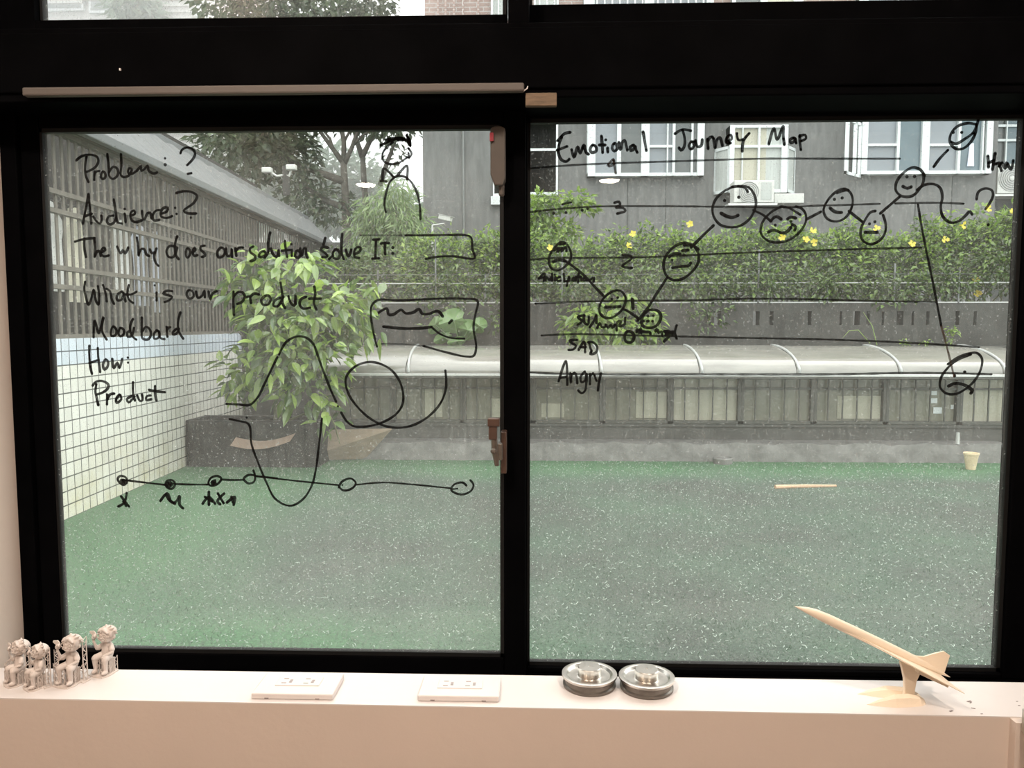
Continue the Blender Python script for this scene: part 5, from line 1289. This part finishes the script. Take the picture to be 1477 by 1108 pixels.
c0, c1, c2, c3 = rect(1392, 207, 1405, 240, BY - .14); MB().prism([(c0 + .04, c2), (c1, c2), (c1 - .02, c3), (c0 + .07, c3)], .02, Matrix(((1, 0, 0, 0), (0, 0, 1, BY - .155), (0, 1, 0, 0), (0, 0, 0, 1)))).build('hanging_cloth', M['cloth_blue'], w3_, label='pale blue cloth hung inside the window')
facade_window(1436, 165, 1520, 262, [(1436, 1450, 'p_dark'), (1450, 1452, 'w'), (1452, 1520, 'p_teal')], depth=.06, Y=BY + .9, trans=((1436, 1520, 202), (1436, 1520, 181)))
facade_window(757, 150, 805, 282, [(757, 763, 'p_dark'), (763, 765, 'w'), (765, 802, 'p_dark'), (802, 805, 'w')], depth=.05, trans=((757, 805, 216), (757, 805, 279)))
r = rect(708, 283, 729, 295, BY - .12); MB().box(r[0], BY - .12, r[2], r[1] + .3, BY, r[3]).build('window_ledge', M['white_frame'], bld)
facade_window(711, 225, 740, 284, [(711, 713, 'w'), (713, 740, 'p_dark')], depth=.05)
# upper storey
facade_window(708, -60, 735, 27, [(708, 711, 'w'), (711, 718, 'p_white'), (718, 720, 'w'), (720, 735, 'p_white')], depth=.08)
facade_window(770, -60, 806, 13, [(770, 773, 'w'), (773, 803, 'p_white'), (803, 806, 'w')], depth=.08, bars=True)
facade_window(842, -60, 1030, 12, [(842, 858, 'w'), (858, 930, 'p_blue'), (930, 944, 'w'), (944, 1020, 'p_blue'), (1020, 1030, 'w')], depth=.2, bars=True)
facade_window(1056, -60, 1160, 9, [(1056, 1062, 'w'), (1062, 1098, 'p_dark'), (1098, 1108, 'w'), (1108, 1146, 'p_curtain'), (1146, 1158, 'w')], depth=.1)
facade_window(1240, -60, 1446, 7, [(1240, 1254, 'w'), (1254, 1294, 'p_blue'), (1294, 1298, 'w'), (1298, 1337, 'p_blue'), (1337, 1347, 'w'), (1347, 1388, 'p_white'), (1388, 1392, 'w'), (1392, 1430, 'p_blue'), (1430, 1446, 'w')], depth=.18)
# air conditioners on the wall
def ac_unit(x0, y0, x1, y1, Y, label, fan_c, fan_r, louver=None):
    r = rect(x0, y0, x1, y1, Y - .32)
    o = empty('air_conditioner', ((r[0] + r[1]) / 2, Y, r[2]), label, 'air conditioner', 'outdoor air conditioners')
    MB().box(r[0], Y - .32, r[2], r[1], Y - .03, r[3]).build('casing', M['ac'], o, bevel=.012)
    c = at(fan_c[0], fan_c[1], Y - .33); k = (Y - .33) / FOC; fr_ = fan_r * k
    Mx = Matrix.Translation((c.x, Y - .318, c.z)) @ Matrix.Rotation(R(90), 4, 'X')
    MB().lathe([(fr_, -.004), (fr_, .004), (.001, .005)], 36, Mx).build('fan_opening', M['ac_grey'], o)
    gr = MB()
    for j in range(1, 7):
        rr = fr_ * j / 6.2; gr.tube([(c.x + rr * math.cos(a), Y - .328, c.z + rr * math.sin(a)) for a in [2 * math.pi * q / 36 for q in range(37)]], .007, 4, cap=False)
    gr.ball((c.x, Y - .33, c.z), (fr_ * .17, .012, fr_ * .17), 14, 6)
    gr.build('fan_grille', M['ac'], o)
    if louver:
        l = rect(*louver, Y - .325); MB().box(l[0], Y - .327, l[2], l[1], Y - .31, l[3]).build('side_panel', M['p_white'], o)
    bk = MB(); bk.box(r[0] - .1, Y - .34, r[2] - .05, r[1] + .05, Y - .005, r[2] - .015); bk.build('bracket', M['alu'], o)
ac_unit(1059, 260, 1117, 292, BY - .30, 'white air conditioner below the bay window with curtains', (1080, 277), 15, (1098, 263, 1113, 288))
ac_unit(1439, 236, 1492, 279, BY + .9, 'white air conditioner with ringed fan grille in the recess near the picture edge', (1460, 257), 18)

# ------------------------------------------------------------------ far side of the garden
tb = empty('pale_tower_block', (-16.5, 31, 0), 'pale tower block with ledges beyond the garden trees', 'building')
X0, X1 = at(-60, 100, 31).x, at(232, 100, 31).x
MB().box(X0, 31, 0, X1, 40, 26).build('wall', M['pale_block'], tb)
for z in [8 + 1.05 * i for i in range(10)]: MB().box(X0 - .1, 30.8, z, X1 + .05, 31, z + .16).build('ledge', M['pale_block'], tb)
for (x0, y0, x1, y1) in ((128, -40, 172, 19), (62, -40, 120, 16), (96, 186, 150, 200)):
    r = rect(x0, y0, x1, y1, 30.9); w = MB().box(r[0], 30.86, r[2], r[1], 31.05, r[3]).build('window', M['white_frame'], tb); MB().box(r[0] + .1, 30.84, r[2] + .1, r[1] - .1, 30.87, r[3] - .1).build('pane', M['far_glass'], w)
rb = MB()
for i in range(4): rb.tube([(X0, 30.5, 12.5 + .8 * i), (at(120, 20, 30.5).x, 30.5, 12.5 + .8 * i)], .06, 6)
rb.build('balcony_rails', M['alu'], tb)
sdb = empty('siding_block', (-11.5, 29, 0), 'pale block clad in horizontal siding beyond the lean-to roof', 'building')
X2, X3 = at(230, 100, 29).x, at(304, 100, 29).x
MB().box(X2, 29, 0, X3, 38, 24).build('wall', M['siding'], sdb)
sd = MB()
for i in range(70): sd.box(X2 - .02, 28.93, 6 + .22 * i, X3 + .02, 29, 6.10 + .22 * i)
sd.build('siding_boards', M['pale_block'], sdb)
MB().box(at(283, 50, 28.9).x, 28.86, 6, X3 + .03, 28.95, 22).build('corner_trim', M['white_frame'], sdb)

def tree(label, base, limbs, E_, n, L, W, m, seed, name='garden_tree', droop=.25):
    o = empty(name, base, label, 'tree', 'trees beyond the screen')
    t = MB()
    for pts, rs in limbs: t.tube(pts, rs, 8)
    t.build('trunk', M['bark'], o, smooth=True)
    lf = MB(); leaf_cloud(lf, n, E_, L, W, droop, random.Random(seed), .3); lf.build('crown', M[m], o)
    return o
TY_ = 17.5
P_ = lambda x, y, Y=TY_: at(x, y, Y)
g0 = Vector((P_(500, 330).x, TY_, 0))
tree('large dark-limbed tree with forking trunk above the slatted screen', (g0.x, TY_, 0),
     [([g0, P_(500, 330), P_(497, 262), P_(495, 232)], [.13, .10, .08, .07]), ([P_(495, 235), P_(478, 212), P_(462, 190), P_(440, 150)], [.065, .05, .04, .025]), ([P_(496, 234), P_(496, 205), P_(492, 180), P_(485, 100)], [.065, .055, .045, .03]), ([P_(497, 236), P_(508, 212), P_(515, 190), P_(528, 120)], [.06, .05, .04, .025]),
      ([P_(480, 215), P_(476, 200), P_(466, 188)], [.04, .03, .02]), ([P_(496, 205), P_(503, 192), P_(506, 180)], [.035, .03, .02]), ([P_(509, 210), P_(522, 196), P_(535, 188)], [.035, .03, .015]), ([P_(497, 262), P_(450, 245), P_(400, 225), P_(350, 200)], [.09, .07, .05, .02]), ([P_(500, 300), P_(470, 290), P_(430, 262)], [.08, .06, .03])],
     [ell(350, 215, 17, 65, 45, 1.6), ell(340, 190, 17.2, 55, 30, 1.6), ell(400, 205, 17.4, 50, 35, 1.6), ell(415, 225, 17.3, 45, 40, 1.2), ell(440, 275, 17.5, 45, 30, 1.0), ell(390, 180, 17.5, 60, 35, 1.2), ell(470, 300, 17.5, 45, 25, .9), ell(345, 5, 17.8, 65, 45, 1.5), ell(430, 0, 17.8, 75, 50, 1.5), ell(530, 0, 17.6, 40, 36, 1.2), ell(495, 170, 17.6, 45, 18, .9), ell(560, 178, 17.6, 40, 14, .8), ell(330, 260, 17.2, 30, 20, .8), ell(480, 60, 17.8, 110, 40, 1.4)],
     8200, .23, .11, 'leaf_tree', 31)
T2 = 20.0
g1 = Vector((P_(530, 300, T2).x, T2, 0))
tree('slender pale trunk tree with a high fork beside the facade corner', (g1.x, T2, 0),
     [([g1, P_(528, 300, T2), P_(525, 262, T2), P_(523, 225, T2)], [.12, .09, .075, .07]), ([P_(523, 227, T2), P_(515, 205, T2), P_(510, 185, T2), P_(505, 100, T2)], [.08, .06, .05, .03]), ([P_(523, 225, T2), P_(533, 205, T2), P_(543, 185, T2), P_(560, 110, T2)], [.08, .06, .05, .03]), ([P_(548, 268, T2), P_(558, 235, T2), P_(572, 200, T2)], [.07, .06, .03])],
     [ell(560, 186, T2, 45, 14, 1), ell(568, 215, T2, 14, 22, .6), ell(520, 60, T2, 60, 60, 1.5)], 1300, .24, .11, 'leaf_tree', 32)
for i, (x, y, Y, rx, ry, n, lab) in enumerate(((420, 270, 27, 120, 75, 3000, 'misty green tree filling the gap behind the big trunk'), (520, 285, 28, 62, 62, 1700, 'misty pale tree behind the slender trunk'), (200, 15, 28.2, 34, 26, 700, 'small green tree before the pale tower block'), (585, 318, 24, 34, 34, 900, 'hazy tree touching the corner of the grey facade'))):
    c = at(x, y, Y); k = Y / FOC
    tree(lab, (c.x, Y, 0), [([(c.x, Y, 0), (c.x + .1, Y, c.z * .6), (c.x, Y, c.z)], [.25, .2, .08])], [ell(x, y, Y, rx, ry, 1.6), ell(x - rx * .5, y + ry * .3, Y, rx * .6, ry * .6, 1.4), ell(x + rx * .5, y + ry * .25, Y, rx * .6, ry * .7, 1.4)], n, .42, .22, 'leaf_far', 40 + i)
# floodlight post at the end of the lean-to roof
p = at(413, 272, 11.9)
fl = empty('floodlight_post', (p.x, 11.9, at(413, 272, 11.9).z), 'small post with two pale floodlights at the end of the lean-to roof', 'floodlight')
MB().box(p.x - .045, 11.86, p.z - .1, p.x + .045, 11.94, at(413, 240, 11.9).z).build('post', M['dark_wall'], fl)
for (x, y, s) in ((386, 246, -1), (421, 242, 1)):
    c = at(x, y, 11.85); e = at(413, 252, 11.88)
    MB().tube([e, at((x + 413) / 2, 254, 11.86), c], .016, 6).build('arm', M['ac'], fl)
    MB().box(c.x - .075, 11.78, c.z - .04, c.x + .075, 11.88, c.z + .04).build('lamp_head', M['ac'], fl, bevel=.015)
# ------------------------------------------------------------------ rain mist hanging beyond the court
mm, mt_, mo = new_mat('rain_mist')
vsn = mt_.nodes.new('ShaderNodeVolumeScatter'); vsn.inputs['Color'].default_value = (0.97, 1.0, 0.98, 1); vsn.inputs['Density'].default_value = 0.045; vsn.inputs['Anisotropy'].default_value = 0.3
mt_.links.new(vsn.outputs[0], mo.inputs['Volume'])
tag(MB().box(-45, 18.6, 0.05, bx0 - .06, 30.2, 22).build('rain_mist', mm), 'pale rain mist among the garden trees', 'mist', None, 'stuff')
